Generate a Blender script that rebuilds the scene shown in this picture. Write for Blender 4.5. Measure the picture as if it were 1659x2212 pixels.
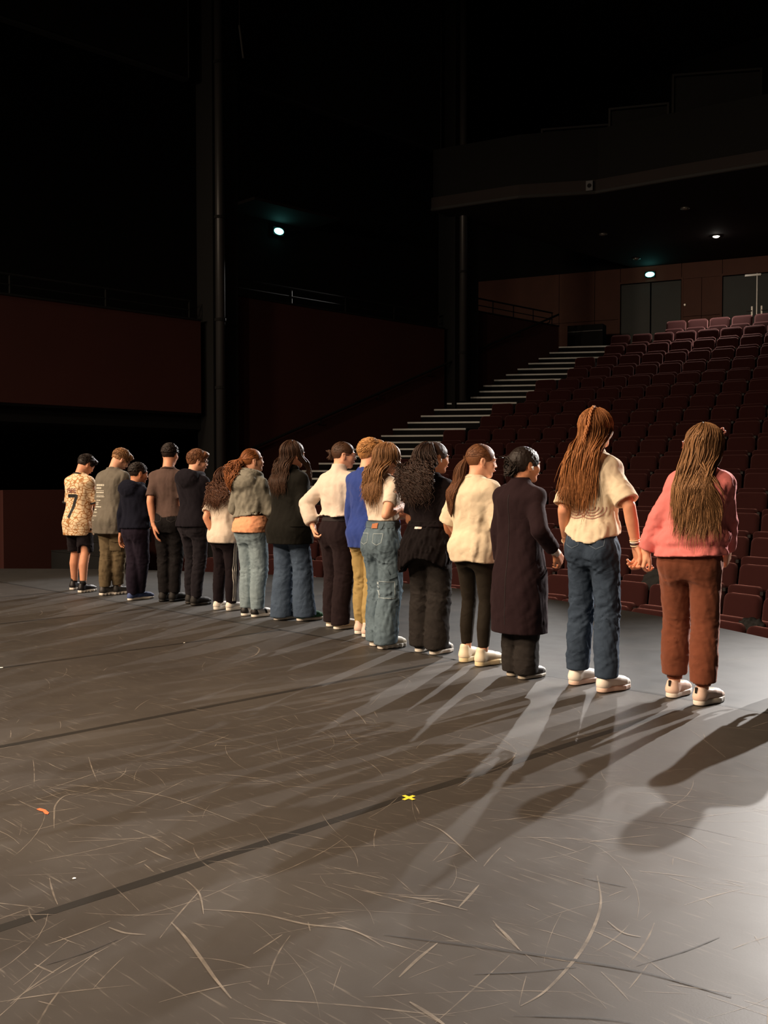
import bpy, math, random
import numpy as np
from mathutils import Vector, Matrix
from mathutils.bvhtree import BVHTree

# ------------------------------------------------------------------ clean start
for o in list(bpy.data.objects): bpy.data.objects.remove(o, do_unlink=True)
SC = bpy.context.scene
COL = SC.collection
PI = math.pi
random.seed(7)

# ------------------------------------------------------------------ camera
W, H = 1659, 2212
FPX, HZ, CAMH = 2150.0, 1035.0, 1.3
YAW = math.radians(45.3)
PIT = math.atan((H / 2 - HZ) / FPX)
cam_d = bpy.data.cameras.new('camera')
cam_d.sensor_fit = 'VERTICAL'; cam_d.sensor_height = 36.0
cam_d.lens = FPX / H * 36.0
cam_d.clip_start = 0.05; cam_d.clip_end = 200
cam = bpy.data.objects.new('camera', cam_d); COL.objects.link(cam)
cam.location = (0, 0, CAMH)
cam.rotation_euler = (PI / 2 - PIT, 0, YAW)
SC.camera = cam

# ------------------------------------------------------------------ world, lights, exposure
wd = bpy.data.worlds.new('hall_dark'); SC.world = wd; wd.use_nodes = True
wd.node_tree.nodes['Background'].inputs[0].default_value = (0.9, 0.95, 1.0, 1)
wd.node_tree.nodes['Background'].inputs[1].default_value = 0.0006
SC.view_settings.view_transform = 'Standard'
SC.view_settings.look = 'None'
SC.view_settings.gamma = 1.0
SC.view_settings.use_curve_mapping = False
SC.view_settings.exposure = 0.0

def spot(name, loc, target, watts, col, angle, blend, radius):
    d = bpy.data.lights.new(name, 'SPOT'); d.energy = watts; d.color = col
    d.spot_size = math.radians(angle); d.spot_blend = blend; d.shadow_soft_size = radius
    o = bpy.data.objects.new(name, d); COL.objects.link(o)
    o.location = loc
    o.rotation_euler = (Vector(target) - Vector(loc)).to_track_quat('-Z', 'Y').to_euler()
    return o

# front-of-house profile spots on the bridge over the stalls (cool white, sharp shadows)
FOH = (1.0, 0.95, 0.90)
for lx_, tx_, ty_, w_, cone in ((-2.9, -1.2, 2.2, 10000, 40), (-4.3, -2.2, 2.8, 7800, 40), (-9.5, -6.2, 4.0, 4800, 30), (-12.8, -9.0, 4.4, 4200, 28), (-16.2, -10.8, 4.4, 4600, 26)):
    spot('house_spot', (lx_, 15.9, 6.9 if lx_ < -15 else 5.5), (tx_, ty_, 0.4), w_, FOH, cone, 0.9, 0.05)
# warm wash from the lamp batten above the children and left of the camera, and floods upstage that spill into the hall
WARM = (1.0, 0.76, 0.54)
for bx in (-15.0, -12.5, -10.0, -7.5, -5.0):
    spot('batten_wash', (bx, 0.0, 6.6), (bx + 2.2, 4.6, 0.6), 900, WARM, 80, 0.75, 0.35)
for bx in (-14.0, -10.5, -7.0, -3.5):
    spot('upstage_flood', (bx, -4.5, 6.2), (bx + 1.5, 5.0, 0.6), 1400, WARM, 110, 1.0, 0.45)

spot('near_floor_fill', (-4.2, -3.0, 6.5), (-3.2, 1.0, 0.0), 2700, WARM, 60, 0.9, 0.4)  # extra fill lamp, added only to brighten the floor near the camera

# ------------------------------------------------------------------ helpers
def lin(c):
    r = []
    for v in c:
        v = v / 255.0
        r.append(v / 12.92 if v <= 0.04045 else ((v + 0.055) / 1.055) ** 2.4)
    return tuple(r) + (1.0,)

MATS = {}
def mat(name, rgb, rough=0.85, var=0.12, scale=18.0, bump=0.0, bscale=400.0, crease=0.0, metal=0.0, spec=0.4, rgb2=None, emit=None, estr=0.0, sheen=0.0, sss=0.0):
    if name in MATS: return MATS[name]
    m = bpy.data.materials.new(name); m.use_nodes = True; MATS[name] = m
    nt = m.node_tree; N = nt.nodes; L = nt.links
    b = N['Principled BSDF']
    b.inputs['Roughness'].default_value = rough
    b.inputs['Metallic'].default_value = metal
    b.inputs['Specular IOR Level'].default_value = spec
    if sheen:
        b.inputs['Sheen Weight'].default_value = sheen; b.inputs['Sheen Tint'].default_value = tuple(0.35 + 0.65*v/max(lin(rgb)[:3]) for v in lin(rgb)[:3]) + (1,)
    if sss:
        b.inputs['Subsurface Weight'].default_value = sss
        b.inputs['Subsurface Radius'].default_value = (0.012, 0.005, 0.003)
        b.inputs['Subsurface Scale'].default_value = 1.0
    tc = N.new('ShaderNodeTexCoord')
    nz = N.new('ShaderNodeTexNoise'); nz.inputs['Scale'].default_value = scale; nz.inputs['Detail'].default_value = 5
    L.new(tc.outputs['Object'], nz.inputs['Vector'])
    mx = N.new('ShaderNodeMix'); mx.data_type = 'RGBA'
    c1 = lin(rgb); c2 = lin(rgb2) if rgb2 else tuple(v * (1 - var) for v in c1[:3]) + (1,)
    c0 = c1 if rgb2 else tuple(min(1, v * (1 + var)) for v in c1[:3]) + (1,)
    mx.inputs[6].default_value = c0; mx.inputs[7].default_value = c2
    L.new(nz.outputs['Fac'], mx.inputs[0]); L.new(mx.outputs[2], b.inputs['Base Color'])
    if bump:
        n2 = N.new('ShaderNodeTexNoise'); n2.inputs['Scale'].default_value = bscale; n2.inputs['Detail'].default_value = 3
        L.new(tc.outputs['Object'], n2.inputs['Vector'])
        bp = N.new('ShaderNodeBump'); bp.inputs['Strength'].default_value = bump; bp.inputs['Distance'].default_value = 0.004
        L.new(n2.outputs['Fac'], bp.inputs['Height']); L.new(bp.outputs['Normal'], b.inputs['Normal'])
        if crease:                                                   # soft cloth creases
            n3 = N.new('ShaderNodeTexNoise'); n3.inputs['Scale'].default_value = 9.0; n3.inputs['Detail'].default_value = 2.0; n3.inputs['Distortion'].default_value = 1.6
            L.new(tc.outputs['Object'], n3.inputs['Vector'])
            b3 = N.new('ShaderNodeBump'); b3.inputs['Strength'].default_value = crease; b3.inputs['Distance'].default_value = 0.03
            L.new(n3.outputs['Fac'], b3.inputs['Height']); L.new(b3.outputs['Normal'], bp.inputs['Normal'])
    if emit:
        b.inputs['Emission Color'].default_value = lin(emit); b.inputs['Emission Strength'].default_value = estr
    return m

def mesh(name, v, f, m=None, parent=None, smooth=False):
    me = bpy.data.meshes.new(name)
    if isinstance(v, np.ndarray) and isinstance(f, np.ndarray):
        me.vertices.add(len(v)); me.vertices.foreach_set('co', np.ascontiguousarray(v, dtype=np.float32).ravel())
        n = f.shape[1]
        me.loops.add(f.size); me.loops.foreach_set('vertex_index', np.ascontiguousarray(f, dtype=np.int32).ravel())
        me.polygons.add(len(f)); me.polygons.foreach_set('loop_start', np.arange(0, f.size, n, dtype=np.int32))
        me.polygons.foreach_set('loop_total', np.full(len(f), n, dtype=np.int32))
        me.update(calc_edges=True); me.validate()
    else:
        me.from_pydata([tuple(p) for p in v], [], [tuple(q) for q in f]); me.update()
    if smooth: me.shade_smooth()
    if m: me.materials.append(m)
    o = bpy.data.objects.new(name, me); COL.objects.link(o)
    if parent: o.parent = parent
    return o

def empty(name, loc=(0, 0, 0), rz=0.0):
    o = bpy.data.objects.new(name, None); COL.objects.link(o)
    o.location = loc; o.rotation_euler = (0, 0, rz); o.empty_display_size = 0.1
    return o

def tag(o, label=None, cat=None, group=None, kind=None):
    if label: o['label'] = label
    if cat: o['category'] = cat
    if group: o['group'] = group
    if kind: o['kind'] = kind
    return o

class MB:
    """collects boxes, prisms and tubes into one mesh"""
    def __init__(s): s.v = []; s.f = []
    def add(s, vs, fs):
        n = len(s.v); s.v += [tuple(p) for p in vs]; s.f += [tuple(n + i for i in q) for q in fs]
    def box(s, lo, hi):
        x0, y0, z0 = lo; x1, y1, z1 = hi
        s.add([(x0,y0,z0),(x1,y0,z0),(x1,y1,z0),(x0,y1,z0),(x0,y0,z1),(x1,y0,z1),(x1,y1,z1),(x0,y1,z1)],
              [(3,2,1,0),(4,5,6,7),(0,1,5,4),(1,2,6,5),(2,3,7,6),(3,0,4,7)])
        return s
    def prism(s, poly, z0, z1):
        n = len(poly)
        s.add([(p[0],p[1],z0) for p in poly] + [(p[0],p[1],z1) for p in poly],
              [tuple(range(n-1,-1,-1)), tuple(range(n,2*n))] + [(i,(i+1)%n,n+(i+1)%n,n+i) for i in range(n)])
        return s
    def strip(s, A, B, z0, z1):
        """solid between two plan polylines A (front) and B (back)"""
        n = len(A); vs = []
        for a, b in zip(A, B): vs += [(a[0],a[1],z0),(b[0],b[1],z0),(b[0],b[1],z1),(a[0],a[1],z1)]
        fs = [(0,1,2,3),(4*n-1,4*n-2,4*n-3,4*n-4)]
        for i in range(n-1):
            p = 4*i; q = p+4
            for j in range(4): fs.append((p+j, q+j, q+(j+1)%4, p+(j+1)%4)[::-1])
        s.add(vs, fs); return s
    def tube(s, pts, rad, n=8, flat=1.0):
        pts = [Vector(p) for p in pts]
        if not hasattr(rad, '__len__'): rad = [rad]*len(pts)
        t0 = (pts[1]-pts[0]).normalized()
        u = t0.cross(Vector((0,0,1)))
        if u.length < 1e-3: u = t0.cross(Vector((0,1,0)))
        u.normalize(); vs = []; fs = []
        for i, p in enumerate(pts):
            a = pts[max(i-1,0)]; b = pts[min(i+1,len(pts)-1)]
            t = (b-a).normalized(); u = (u - t*u.dot(t)).normalized(); w = t.cross(u)
            for k in range(n):
                an = 2*PI*k/n; vs.append(p + (u*math.cos(an) + w*math.sin(an)*flat)*rad[i])
        for i in range(len(pts)-1):
            for k in range(n): fs.append((i*n+k, i*n+(k+1)%n, (i+1)*n+(k+1)%n, (i+1)*n+k))
        fs.append(tuple(range(n-1,-1,-1))); m = (len(pts)-1)*n; fs.append(tuple(range(m, m+n)))
        s.add(vs, fs); return s
    def build(s, name, m, parent=None, smooth=False): return mesh(name, s.v, s.f, m, parent, smooth)

# pixel -> world (a pixel gives a direction; the floor, wall or depth gives the distance)
_F0 = np.array([-math.sin(YAW), math.cos(YAW), 0]); _R = np.array([math.cos(YAW), math.sin(YAW), 0]); _U0 = np.array([0, 0, 1.0])
_F = _F0*math.cos(PIT) - _U0*math.sin(PIT); _U = _U0*math.cos(PIT) + _F0*math.sin(PIT)
CAM = np.array([0, 0, CAMH])
def ray(x, y): return _F + _R*(x - W/2)/FPX - _U*(y - H/2)/FPX
def on_floor(x, y, z=0.0):
    d = ray(x, y); return CAM + d*((z - CAMH)/d[2])
def on_X(x, y, X):
    d = ray(x, y); return CAM + d*(X/d[0])
def at_depth(x, y, D): return CAM + ray(x, y)*D
def depth_of(p): return float((np.array(p) - CAM) @ _F)

def structure(o, label=None):
    o['kind'] = 'structure'
    if label: o['label'] = label
    return o

# ------------------------------------------------------------------ materials of the hall
def floor_mat(name, c1, c2, c3, rough):
    m = bpy.data.materials.new(name); m.use_nodes = True
    nt = m.node_tree; N = nt.nodes; L = nt.links; b = N['Principled BSDF']
    b.inputs['Specular IOR Level'].default_value = 0.35
    tc = N.new('ShaderNodeTexCoord')
    mp = N.new('ShaderNodeMapping'); L.new(tc.outputs['Object'], mp.inputs['Vector'])
    n1 = N.new('ShaderNodeTexNoise'); n1.inputs['Scale'].default_value = 0.9; n1.inputs['Detail'].default_value = 7; n1.inputs['Roughness'].default_value = 0.62
    L.new(mp.outputs[0], n1.inputs['Vector'])
    r1 = N.new('ShaderNodeValToRGB'); r1.color_ramp.elements[0].position = 0.32; r1.color_ramp.elements[1].position = 0.7
    r1.color_ramp.elements[0].color = lin(c1); r1.color_ramp.elements[1].color = lin(c2)
    L.new(n1.outputs['Fac'], r1.inputs['Fac'])
    last = r1.outputs['Color']
    # fine scuffing: stretched noise in three directions
    for k, (ang, sc, thr) in enumerate([(0.5, 5.0, 0.64), (1.7, 6.5, 0.66), (2.7, 4.2, 0.65)]):
        m2 = N.new('ShaderNodeMapping'); m2.inputs['Rotation'].default_value = (0, 0, ang); m2.inputs['Scale'].default_value = (1.0, 16.0, 1.0)
        m2.inputs['Location'].default_value = (k*3.1, k*1.7, 0)
        L.new(tc.outputs['Object'], m2.inputs['Vector'])
        n2 = N.new('ShaderNodeTexNoise'); n2.inputs['Scale'].default_value = sc; n2.inputs['Detail'].default_value = 4; n2.inputs['Distortion'].default_value = 0.35
        L.new(m2.outputs[0], n2.inputs['Vector'])
        r2 = N.new('ShaderNodeValToRGB'); r2.color_ramp.elements[0].position = thr; r2.color_ramp.elements[1].position = thr + 0.1
        r2.color_ramp.elements[0].color = (0, 0, 0, 1); r2.color_ramp.elements[1].color = (0.55, 0.55, 0.55, 1)
        L.new(n2.outputs['Fac'], r2.inputs['Fac'])
        mx = N.new('ShaderNodeMix'); mx.data_type = 'RGBA'; mx.inputs[7].default_value = lin(c3)
        L.new(r2.outputs['Color'], mx.inputs[0]); L.new(last, mx.inputs[6]); last = mx.outputs[2]
    L.new(last, b.inputs['Base Color'])
    n3 = N.new('ShaderNodeTexNoise'); n3.inputs['Scale'].default_value = 6.0; n3.inputs['Detail'].default_value = 6
    L.new(tc.outputs['Object'], n3.inputs['Vector'])
    mr = N.new('ShaderNodeMapRange'); mr.inputs['To Min'].default_value = rough - 0.1; mr.inputs['To Max'].default_value = rough + 0.12
    L.new(n3.outputs['Fac'], mr.inputs['Value']); L.new(mr.outputs[0], b.inputs['Roughness'])
    bp = N.new('ShaderNodeBump'); bp.inputs['Strength'].default_value = 0.06; bp.inputs['Distance'].default_value = 0.002
    n4 = N.new('ShaderNodeTexNoise'); n4.inputs['Scale'].default_value = 160
    L.new(tc.outputs['Object'], n4.inputs['Vector']); L.new(n4.outputs['Fac'], bp.inputs['Height']); L.new(bp.outputs['Normal'], b.inputs['Normal'])
    return m

M_vinyl = floor_mat('vinyl_floor', (51, 47, 44), (65, 61, 57), (104, 98, 91), 0.52)
M_apron = floor_mat('apron_floor', (52, 51, 50), (62, 61, 60), (86, 84, 82), 0.55)
M_tape = mat('black_floor_tape', (34, 32, 30), 0.5, 0.2, 12)
M_stageside = mat('stage_side_black', (14, 12, 12), 0.9, 0.2, 3)
M_black = mat('matt_black_paint', (11, 11, 11), 0.85, 0.25, 2)
M_blackwall = mat('black_wall_paint', (9, 9, 9), 0.9, 0.25, 1.2)
M_red = mat('oxide_red_panel', (68, 32, 27), 0.85, 0.22, 0.8, 0.1, 60)
M_pipe = mat('dark_steel_pipe', (50, 49, 49), 0.40, 0.15, 6)
M_tread = mat('black_step_carpet', (12, 12, 12), 0.95, 0.2, 30)
M_nosing = mat('aluminium_nosing', (205, 208, 205), 0.45, 0.08, 20, metal=0.0)
M_carpet = mat('dark_red_carpet', (26, 12, 12), 0.95, 0.25, 40, spec=0.1)
M_wood = mat('brown_wood_panel', (96, 54, 38), 0.6, 0.25, 2.5, 0.05, 40)
M_door = mat('charcoal_door', (52, 58, 58), 0.5, 0.15, 3)
M_steel = mat('brushed_steel', (190, 188, 184), 0.3, 0.1, 30, metal=0.9)
M_soffit = mat('dark_soffit', (42, 35, 34), 0.85, 0.2, 1.5)
M_velvet = mat('red_velvet', (46, 17, 16), 0.85, 0.18, 9, 0.15, 250, spec=0.12, sheen=0.35)
M_seatdark = mat('seat_black_plastic', (22, 15, 14), 0.6, 0.2, 9)

# ------------------------------------------------------------------ stage floor
EC = (-7.70, -0.15); ER = 9.08              # stage front edge is an arc
def edge_y(X): return EC[1] + math.sqrt(max(ER*ER - (X - EC[0])**2, 0))
XS = [-15.2 + i*0.4 for i in range(43)]
SEAM_Y = 5.38
fl = MB()
poly = [(-15.2, -6), (2.0, -6)] + [(X, min(edge_y(min(X, 1.2)), 20)) for X in [1.2 - i*0.4 for i in range(41)]] + [(-15.2, edge_y(-15.2))]
poly = [(2.0, 0.5) if False else p for p in poly]
fl.prism(poly, -0.30, -0.004)
floor_o = structure(fl.build('floor', M_stageside), 'dark grey scuffed dance-vinyl stage floor with a curved front edge')
SEAMS = [2.0, 1.1, -0.85, -2.80, -4.72, -6.70, -8.76, -10.75, -12.75, -15.2]
for a, b in zip(SEAMS[1:], SEAMS[:-1]):
    MB().box((a + 0.002, -6, -0.004), (b - 0.002, SEAM_Y - 0.002, 0.0)).build('vinyl_strip', M_vinyl, floor_o)
apr = MB(); xs = [-15.2 + i*0.2 for i in range(83)]
A = [(x, min(SEAM_Y, edge_y(x)) + 0.001) for x in xs if edge_y(x) > SEAM_Y + 0.02]; Bk = [(x, edge_y(x)) for x in xs if edge_y(x) > SEAM_Y + 0.02]
apr.strip(A, Bk, -0.004, 0.0); apr.build('apron_strip', M_apron, floor_o)
for s in SEAMS[1:-1]:
    # hand-laid tape: edges not dead straight
    n = 40; L_, R_ = [], []
    for i in range(n + 1):
        y = -6 + (SEAM_Y + 6)*i/n; w = 0.023 + random.uniform(-0.0025, 0.0025); j = random.uniform(-0.002, 0.002)
        L_.append((s - w + j, y)); R_.append((s + w + j, y))
    MB().strip(L_, R_, 0.0, 0.0005).build('seam_tape', M_tape, floor_o)
MB().strip([(x, SEAM_Y - 0.018) for x in (-14.5, 0)], [(x, SEAM_Y + 0.018) for x in (-14.5, 0)], 0.0, 0.0005).build('seam_tape', M_tape, floor_o)
# stage front (below the edge)
fr = MB(); xs = [-15.2 + i*0.4 for i in range(40)]
fr.strip([(x, edge_y(x) - 0.12) for x in xs], [(x, edge_y(x) - 0.005) for x in xs], -1.25, -0.006)
structure(fr.build('wall_stage_front', M_stageside), 'black curved front of the stage below its edge')

# scuff marks: thin worn lines in the vinyl
def scuff_mat(name, rgb, lo, hi):
    m = bpy.data.materials.new(name); m.use_nodes = True; nt = m.node_tree; N = nt.nodes; L = nt.links; b = N['Principled BSDF']
    b.inputs['Base Color'].default_value = lin(rgb); b.inputs['Roughness'].default_value = 0.7
    tc = N.new('ShaderNodeTexCoord'); n = N.new('ShaderNodeTexNoise'); n.inputs['Scale'].default_value = 14; n.inputs['Detail'].default_value = 5
    L.new(tc.outputs['Object'], n.inputs['Vector'])
    mr = N.new('ShaderNodeMapRange'); mr.inputs['From Min'].default_value = 0.35; mr.inputs['From Max'].default_value = 0.65
    mr.inputs['To Min'].default_value = lo; mr.inputs['To Max'].default_value = hi
    L.new(n.outputs['Fac'], mr.inputs['Value']); L.new(mr.outputs[0], b.inputs['Alpha'])
    return m
M_scuffl = scuff_mat('pale_scuff', (140, 130, 118), 0.05, 0.5)
M_scuffb = scuff_mat('bright_scratch', (128, 119, 108), 0.25, 0.7)
M_scuffd = scuff_mat('dark_scuff', (40, 36, 34), 0.3, 0.85)
def ribbon(mb, pts, w, z=0.0009):
    n = len(pts); vs = []; fs = []
    for i, p in enumerate(pts):
        a = pts[max(i-1, 0)]; b = pts[min(i+1, n-1)]; dx, dy = b[0]-a[0], b[1]-a[1]; l = math.hypot(dx, dy) or 1
        ww = w*(0.25 + 0.75*math.sin(PI*(i + 0.3)/(n - 0.4)))
        nx, ny = -dy/l*ww/2, dx/l*ww/2
        vs += [(p[0]-nx, p[1]-ny, z), (p[0]+nx, p[1]+ny, z)]
    for i in range(n-1): fs.append((2*i, 2*i+2, 2*i+3, 2*i+1)[::-1])
    mb.add(vs, fs)
def px_curve(pp, n=10):
    P = [on_floor(*p)[:2] for p in pp]; out = []
    for i in range(len(P)-1):
        p0 = P[max(i-1,0)]; p1 = P[i]; p2 = P[i+1]; p3 = P[min(i+2,len(P)-1)]
        for k in range(n):
            t = k/n; out.append(0.5*((2*p1)+(p2-p0)*t+(2*p0-5*p1+4*p2-p3)*t*t+(3*p1-p0-3*p2+p3)*t**3))
    out.append(P[-1]); return [tuple(q) for q in out]
rs = random.Random(5)
sl = MB()
for i in range(1500):
    X = rs.uniform(-11.5, 1.0); Y = rs.uniform(0.6, 5.2) if rs.random() < 0.9 else rs.uniform(5.5, 7.5)
    if rs.random() < 0.45: X = rs.uniform(-4.5, 0.5); Y = rs.uniform(0.7, 4.0)
    if Y > edge_y(X) - 0.2: continue
    a = rs.gauss(0.35, 0.55) + (PI/2 if rs.random() < 0.25 else 0); ln = abs(rs.gauss(0.16, 0.16)) + 0.04; cv = rs.gauss(0, 1.2)
    pts = []; x, y = X, Y
    for k in range(7): pts.append((x, y)); x += math.cos(a)*ln/6; y += math.sin(a)*ln/6; a += cv*ln/6
    if max(p[1] for p in pts) > 5.3 and min(p[1] for p in pts) < 5.45: continue
    ribbon(sl, pts, rs.uniform(0.0015, 0.006), 0.0008 + 0.0004*rs.random())
o = sl.build('scuff_marks', M_scuffl, floor_o); o['kind'] = 'stuff'
sb = MB()
for pp, w in [([(370,1993),(400,2025),(437,2075),(465,2115),(500,2158)], 0.011),
          ([(1290,1892),(1298,1950),(1280,2010),(1245,2069),(1180,2140),(1125,2174)], 0.010),
          ([(910,1775),(950,1792),(985,1820),(1030,1862)], 0.007),
          ([(440,1965),(560,1975),(660,1997),(760,2010),(830,2047)], 0.009),
          ([(117,1790),(117,1765),(120,1740),(140,1720),(172,1715)], 0.007),
          ([(40,1730),(65,1742),(90,1752)], 0.006), ([(78,1724),(95,1730),(112,1731)], 0.005),
          ([(120,1695),(240,1705),(360,1722),(520,1780)], 0.006),
          ([(400,1900),(430,1930),(440,1975)], 0.006), ([(990,1962),(1015,1935),(1035,1912)], 0.009),
          ([(860,1935),(930,1947),(1010,1967)], 0.008), ([(862,2112),(900,2075),(945,2038)], 0.010),
          ([(885,2165),(925,2190),(965,2218)], 0.012), ([(1312,1990),(1345,2015),(1385,2025)], 0.007),
          ([(1070,1998),(1095,2022),(1122,2052)], 0.010), ([(235,2004),(270,2016),(315,2020)], 0.008),
          ([(313,1832),(345,1848),(370,1858)], 0.007), ([(150,1695),(190,1700),(215,1705)], 0.006),
          ([(545,1395),(560,1402),(552,1415),(530,1422)], 0.012), ([(455,1300),(470,1312)], 0.02)]:
    ribbon(sb, px_curve(pp), w, 0.0014)
o = sb.build('long_scratches', M_scuffb, floor_o); o['kind'] = 'stuff'
sd = MB()
for pp, w in [([(830,2020),(940,2034),(1030,2045),(1240,2075),(1405,2105),(1580,2155)], 0.016),
          ([(1025,2105),(1140,2100),(1245,2090)], 0.009), ([(1375,2087),(1480,2055),(1555,2025)], 0.007),
          ([(1110,2195),(1280,2200),(1370,2212)], 0.010), ([(1260,1897),(1310,1908),(1355,1917)], 0.010),
          ([(1355,1770),(1480,1785),(1600,1812)], 0.004), ([(100,2085),(180,2060),(255,2030)], 0.008)]:
    ribbon(sd, px_curve(pp), w, 0.0016)
o = sd.build('dark_scuffs', M_scuffd, floor_o); o['kind'] = 'stuff'

# ------------------------------------------------------------------ auditorium
NROW = 19
def row_geo(k):
    t = (k - 1)/18.0
    return -7.05 - 0.65*t, 3.75 - 4.05*t, 19.7 - 9.5*t
ROW_Z = [5.24,4.87,4.53,4.19,3.86,3.55,3.24,2.93,2.62,2.31,2.00,1.69,1.39,1.11,0.84,0.57,0.30,0.05,-0.14]
SEAT_H = 0.86
def row_y(k, X, off=0.0):
    cx, cy, r = row_geo(k); r += off
    return cy + math.sqrt(max(r*r - (X - cx)**2, 0.01))
aud = MB(); aud.box((-19.5, 3.0, -1.6), (0.6, 27.0, -1.26))
aud_o = structure(aud.build('floor.001', M_carpet), 'raked auditorium floor of dark carpeted seating tiers')
xs = [-13.7 + i*0.35 for i in range(38)]
for k in range(1, NROW + 1):
    z = ROW_Z[k-1] - SEAT_H
    Aa = [(x, row_y(k, x, -0.55)) for x in xs]
    Bb = [(x, row_y(k-1, x, -0.55) - 0.004) for x in xs] if k > 1 else [(x, row_y(1, x, 0.62)) for x in xs]
    MB().strip(Aa, Bb, -1.26, z).build('seating_tier', M_carpet, aud_o)
# aisle stair along the side wall, two steps to a row, each with a pale nosing
steps = []
Y, z = 21.1, 4.67
ups = [(21.1,4.67),(20.7,4.49),(20.25,4.31),(19.83,4.15),(19.4,3.98),(18.95,3.81),(18.5,3.65),(18.1,3.49),(17.7,3.33),(17.3,3.17),(16.83,3.01),(16.4,2.85),(15.97,2.69),(15.55,2.53),(15.1,2.37),(14.75,2.22)]
Y, z = ups[-1]
while z > 1.12:
    Y -= 0.435; z -= 0.150; ups.append((Y, z))
SL = 0.72
for i, (Y, z) in enumerate(ups):
    Yb = (ups[i-1][0] if i else 21.9)
    x0, x1 = -14.98, -13.72
    MB().prism([(x0, Y), (x1, Y + SL*(x1 - x0)), (x1, Yb + SL*(x1 - x0) + 0.0), (x0, Yb)], -1.26, z).build('aisle_step', M_tread, aud_o)
    st = MB(); st.prism([(x0, Y - 0.012), (x1, Y - 0.012 + SL*(x1 - x0)), (x1, Y + 0.028 + SL*(x1 - x0)), (x0, Y + 0.028)], z - 0.030, z + 0.004)
    st.build('step_nosing', M_nosing, aud_o)
# rear landing in front of the doors
MB().prism([(-15.0, 21.9), (-13.0, 22.9), (-9, 23.75), (-1, 22.6), (0.6, 27), (-19.5, 27), (-19.5, 21.2), (-15.0, 21.2)], -1.26, 4.62).build('rear_landing', M_carpet, aud_o)

# side wall: three stepped parapet panels with pillars between them
def panel(name, Y0, Y1, z0, z1, lab):
    o = MB().box((-15.2, Y0, z0), (-15.0, Y1, z1)).build(name, M_red); structure(o, lab)
    MB().box((-15.23, Y0, z1 + 0.001), (-14.97, Y1, z1 + 0.03)).build('coping', M_black, o)
    return o
panel('wall_left', 3.5, 10.24, 2.48, 4.12, 'dark red panel hanging over the black opening at far left')
panel('wall_left.001', 10.92, 16.75, -1.26, 4.66, 'dark red side wall panel between the two black pillars')
panel('wall_left.002', 17.7, 21.1, -1.26, 5.18, 'dark red side wall panel at the top of the aisle stair')
o = MB().box((-15.2, 6.6, -1.26), (-15.0, 10.92, 1.13)).build('wall_left.003', M_red); structure(o, 'low dark red wall beside the stage behind the boys')
o = MB().box((-14.99, ups[-1][0] - 0.16, -1.26), (-13.72, ups[-1][0] - 0.02, 0.98)).build('wall_left.004', M_red); structure(o, 'low dark red wall at the foot of the aisle stair')
structure(MB().box((-19.6, -6.5, -1.26), (-19.4, 27, 13.6)).build('wall_outer', M_blackwall), 'black outer side wall beyond the gallery')
structure(MB().box((-19.4, 3.5, 2.2), (-15.2, 21.1, 2.45)).build('floor.002', M_blackwall), 'black side gallery floor behind the red panels')
structure(MB().box((-19.4, -6.5, 13.4), (4.0, 27, 13.6)).build('ceiling', M_blackwall), 'black ceiling lost in the dark')
structure(MB().box((-19.4, 26.8, -1.26), (4.0, 27, 13.4)).build('wall_back', M_blackwall), 'black wall above the balcony at the rear')
structure(MB().box((4.0, -6.5, -1.26), (4.2, 27, 13.4)).build('wall_right', M_blackwall), 'black side wall on the right of the hall')
structure(MB().box((-19.4, -6.7, -1.26), (4.0, -6.5, 13.4)).build('wall_upstage', M_blackwall), 'black upstage wall')
# upper side wall panels with pale lower edges
for Y0, Y1, z0 in ((2.0, 10.1, 8.35), (10.95, 16.74, 8.60)):
    o = MB().box((-15.25, Y0, z0), (-15.1, Y1, 12.5)).build('acoustic_panel', M_blackwall)
    tag(o, 'dark hanging wall panel high up left of the first pillar' if Y0 < 5 else 'dark hanging wall panel high up between the two pillars', 'panel')
    mb = MB().box((-15.1, Y0, z0), (-15.085, Y1, z0 + 0.025)); mb.box((-15.1, Y1 - 0.025, z0), (-15.085, Y1, 12.5)); mb.build('edge_trim', mat('grey_edge', (46, 48, 48), 0.6), o)
# pillars
for i, (Y0, Y1, py, zb) in enumerate(((10.25, 10.92, 10.44, -0.05), (16.76, 17.69, 17.02, 3.05))):
    pr = empty('pillar', (-15.1, Y0, -1.26))
    tag(pr, ['black pillar with grey steel pipe beside the low red wall', 'black pillar with grey steel pipe rising from the aisle stair'][i], 'pillar', 'pillars along the side wall')
    def loc(lo, hi): return ((lo[0]+15.1, lo[1]-Y0, lo[2]+1.26), (hi[0]+15.1, hi[1]-Y0, hi[2]+1.26))
    MB().box(*loc((-15.3, Y0 + 0.12, -1.26), (-14.8, Y1, 13.4))).build('shaft', M_black, pr)
    MB().tube([(0.42, py-Y0, zb+1.26), (0.42, py-Y0, 14.6)], 0.085, 16).build('pipe', M_pipe, pr, True)
    for zz in (2.9, 4.1, 5.9, 8.6):
        if zz > zb: MB().tube([(0.42, py-Y0, zz+1.26), (0.42, py-Y0, zz+1.31)], 0.105, 16).build('collar', M_black, pr)
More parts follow.
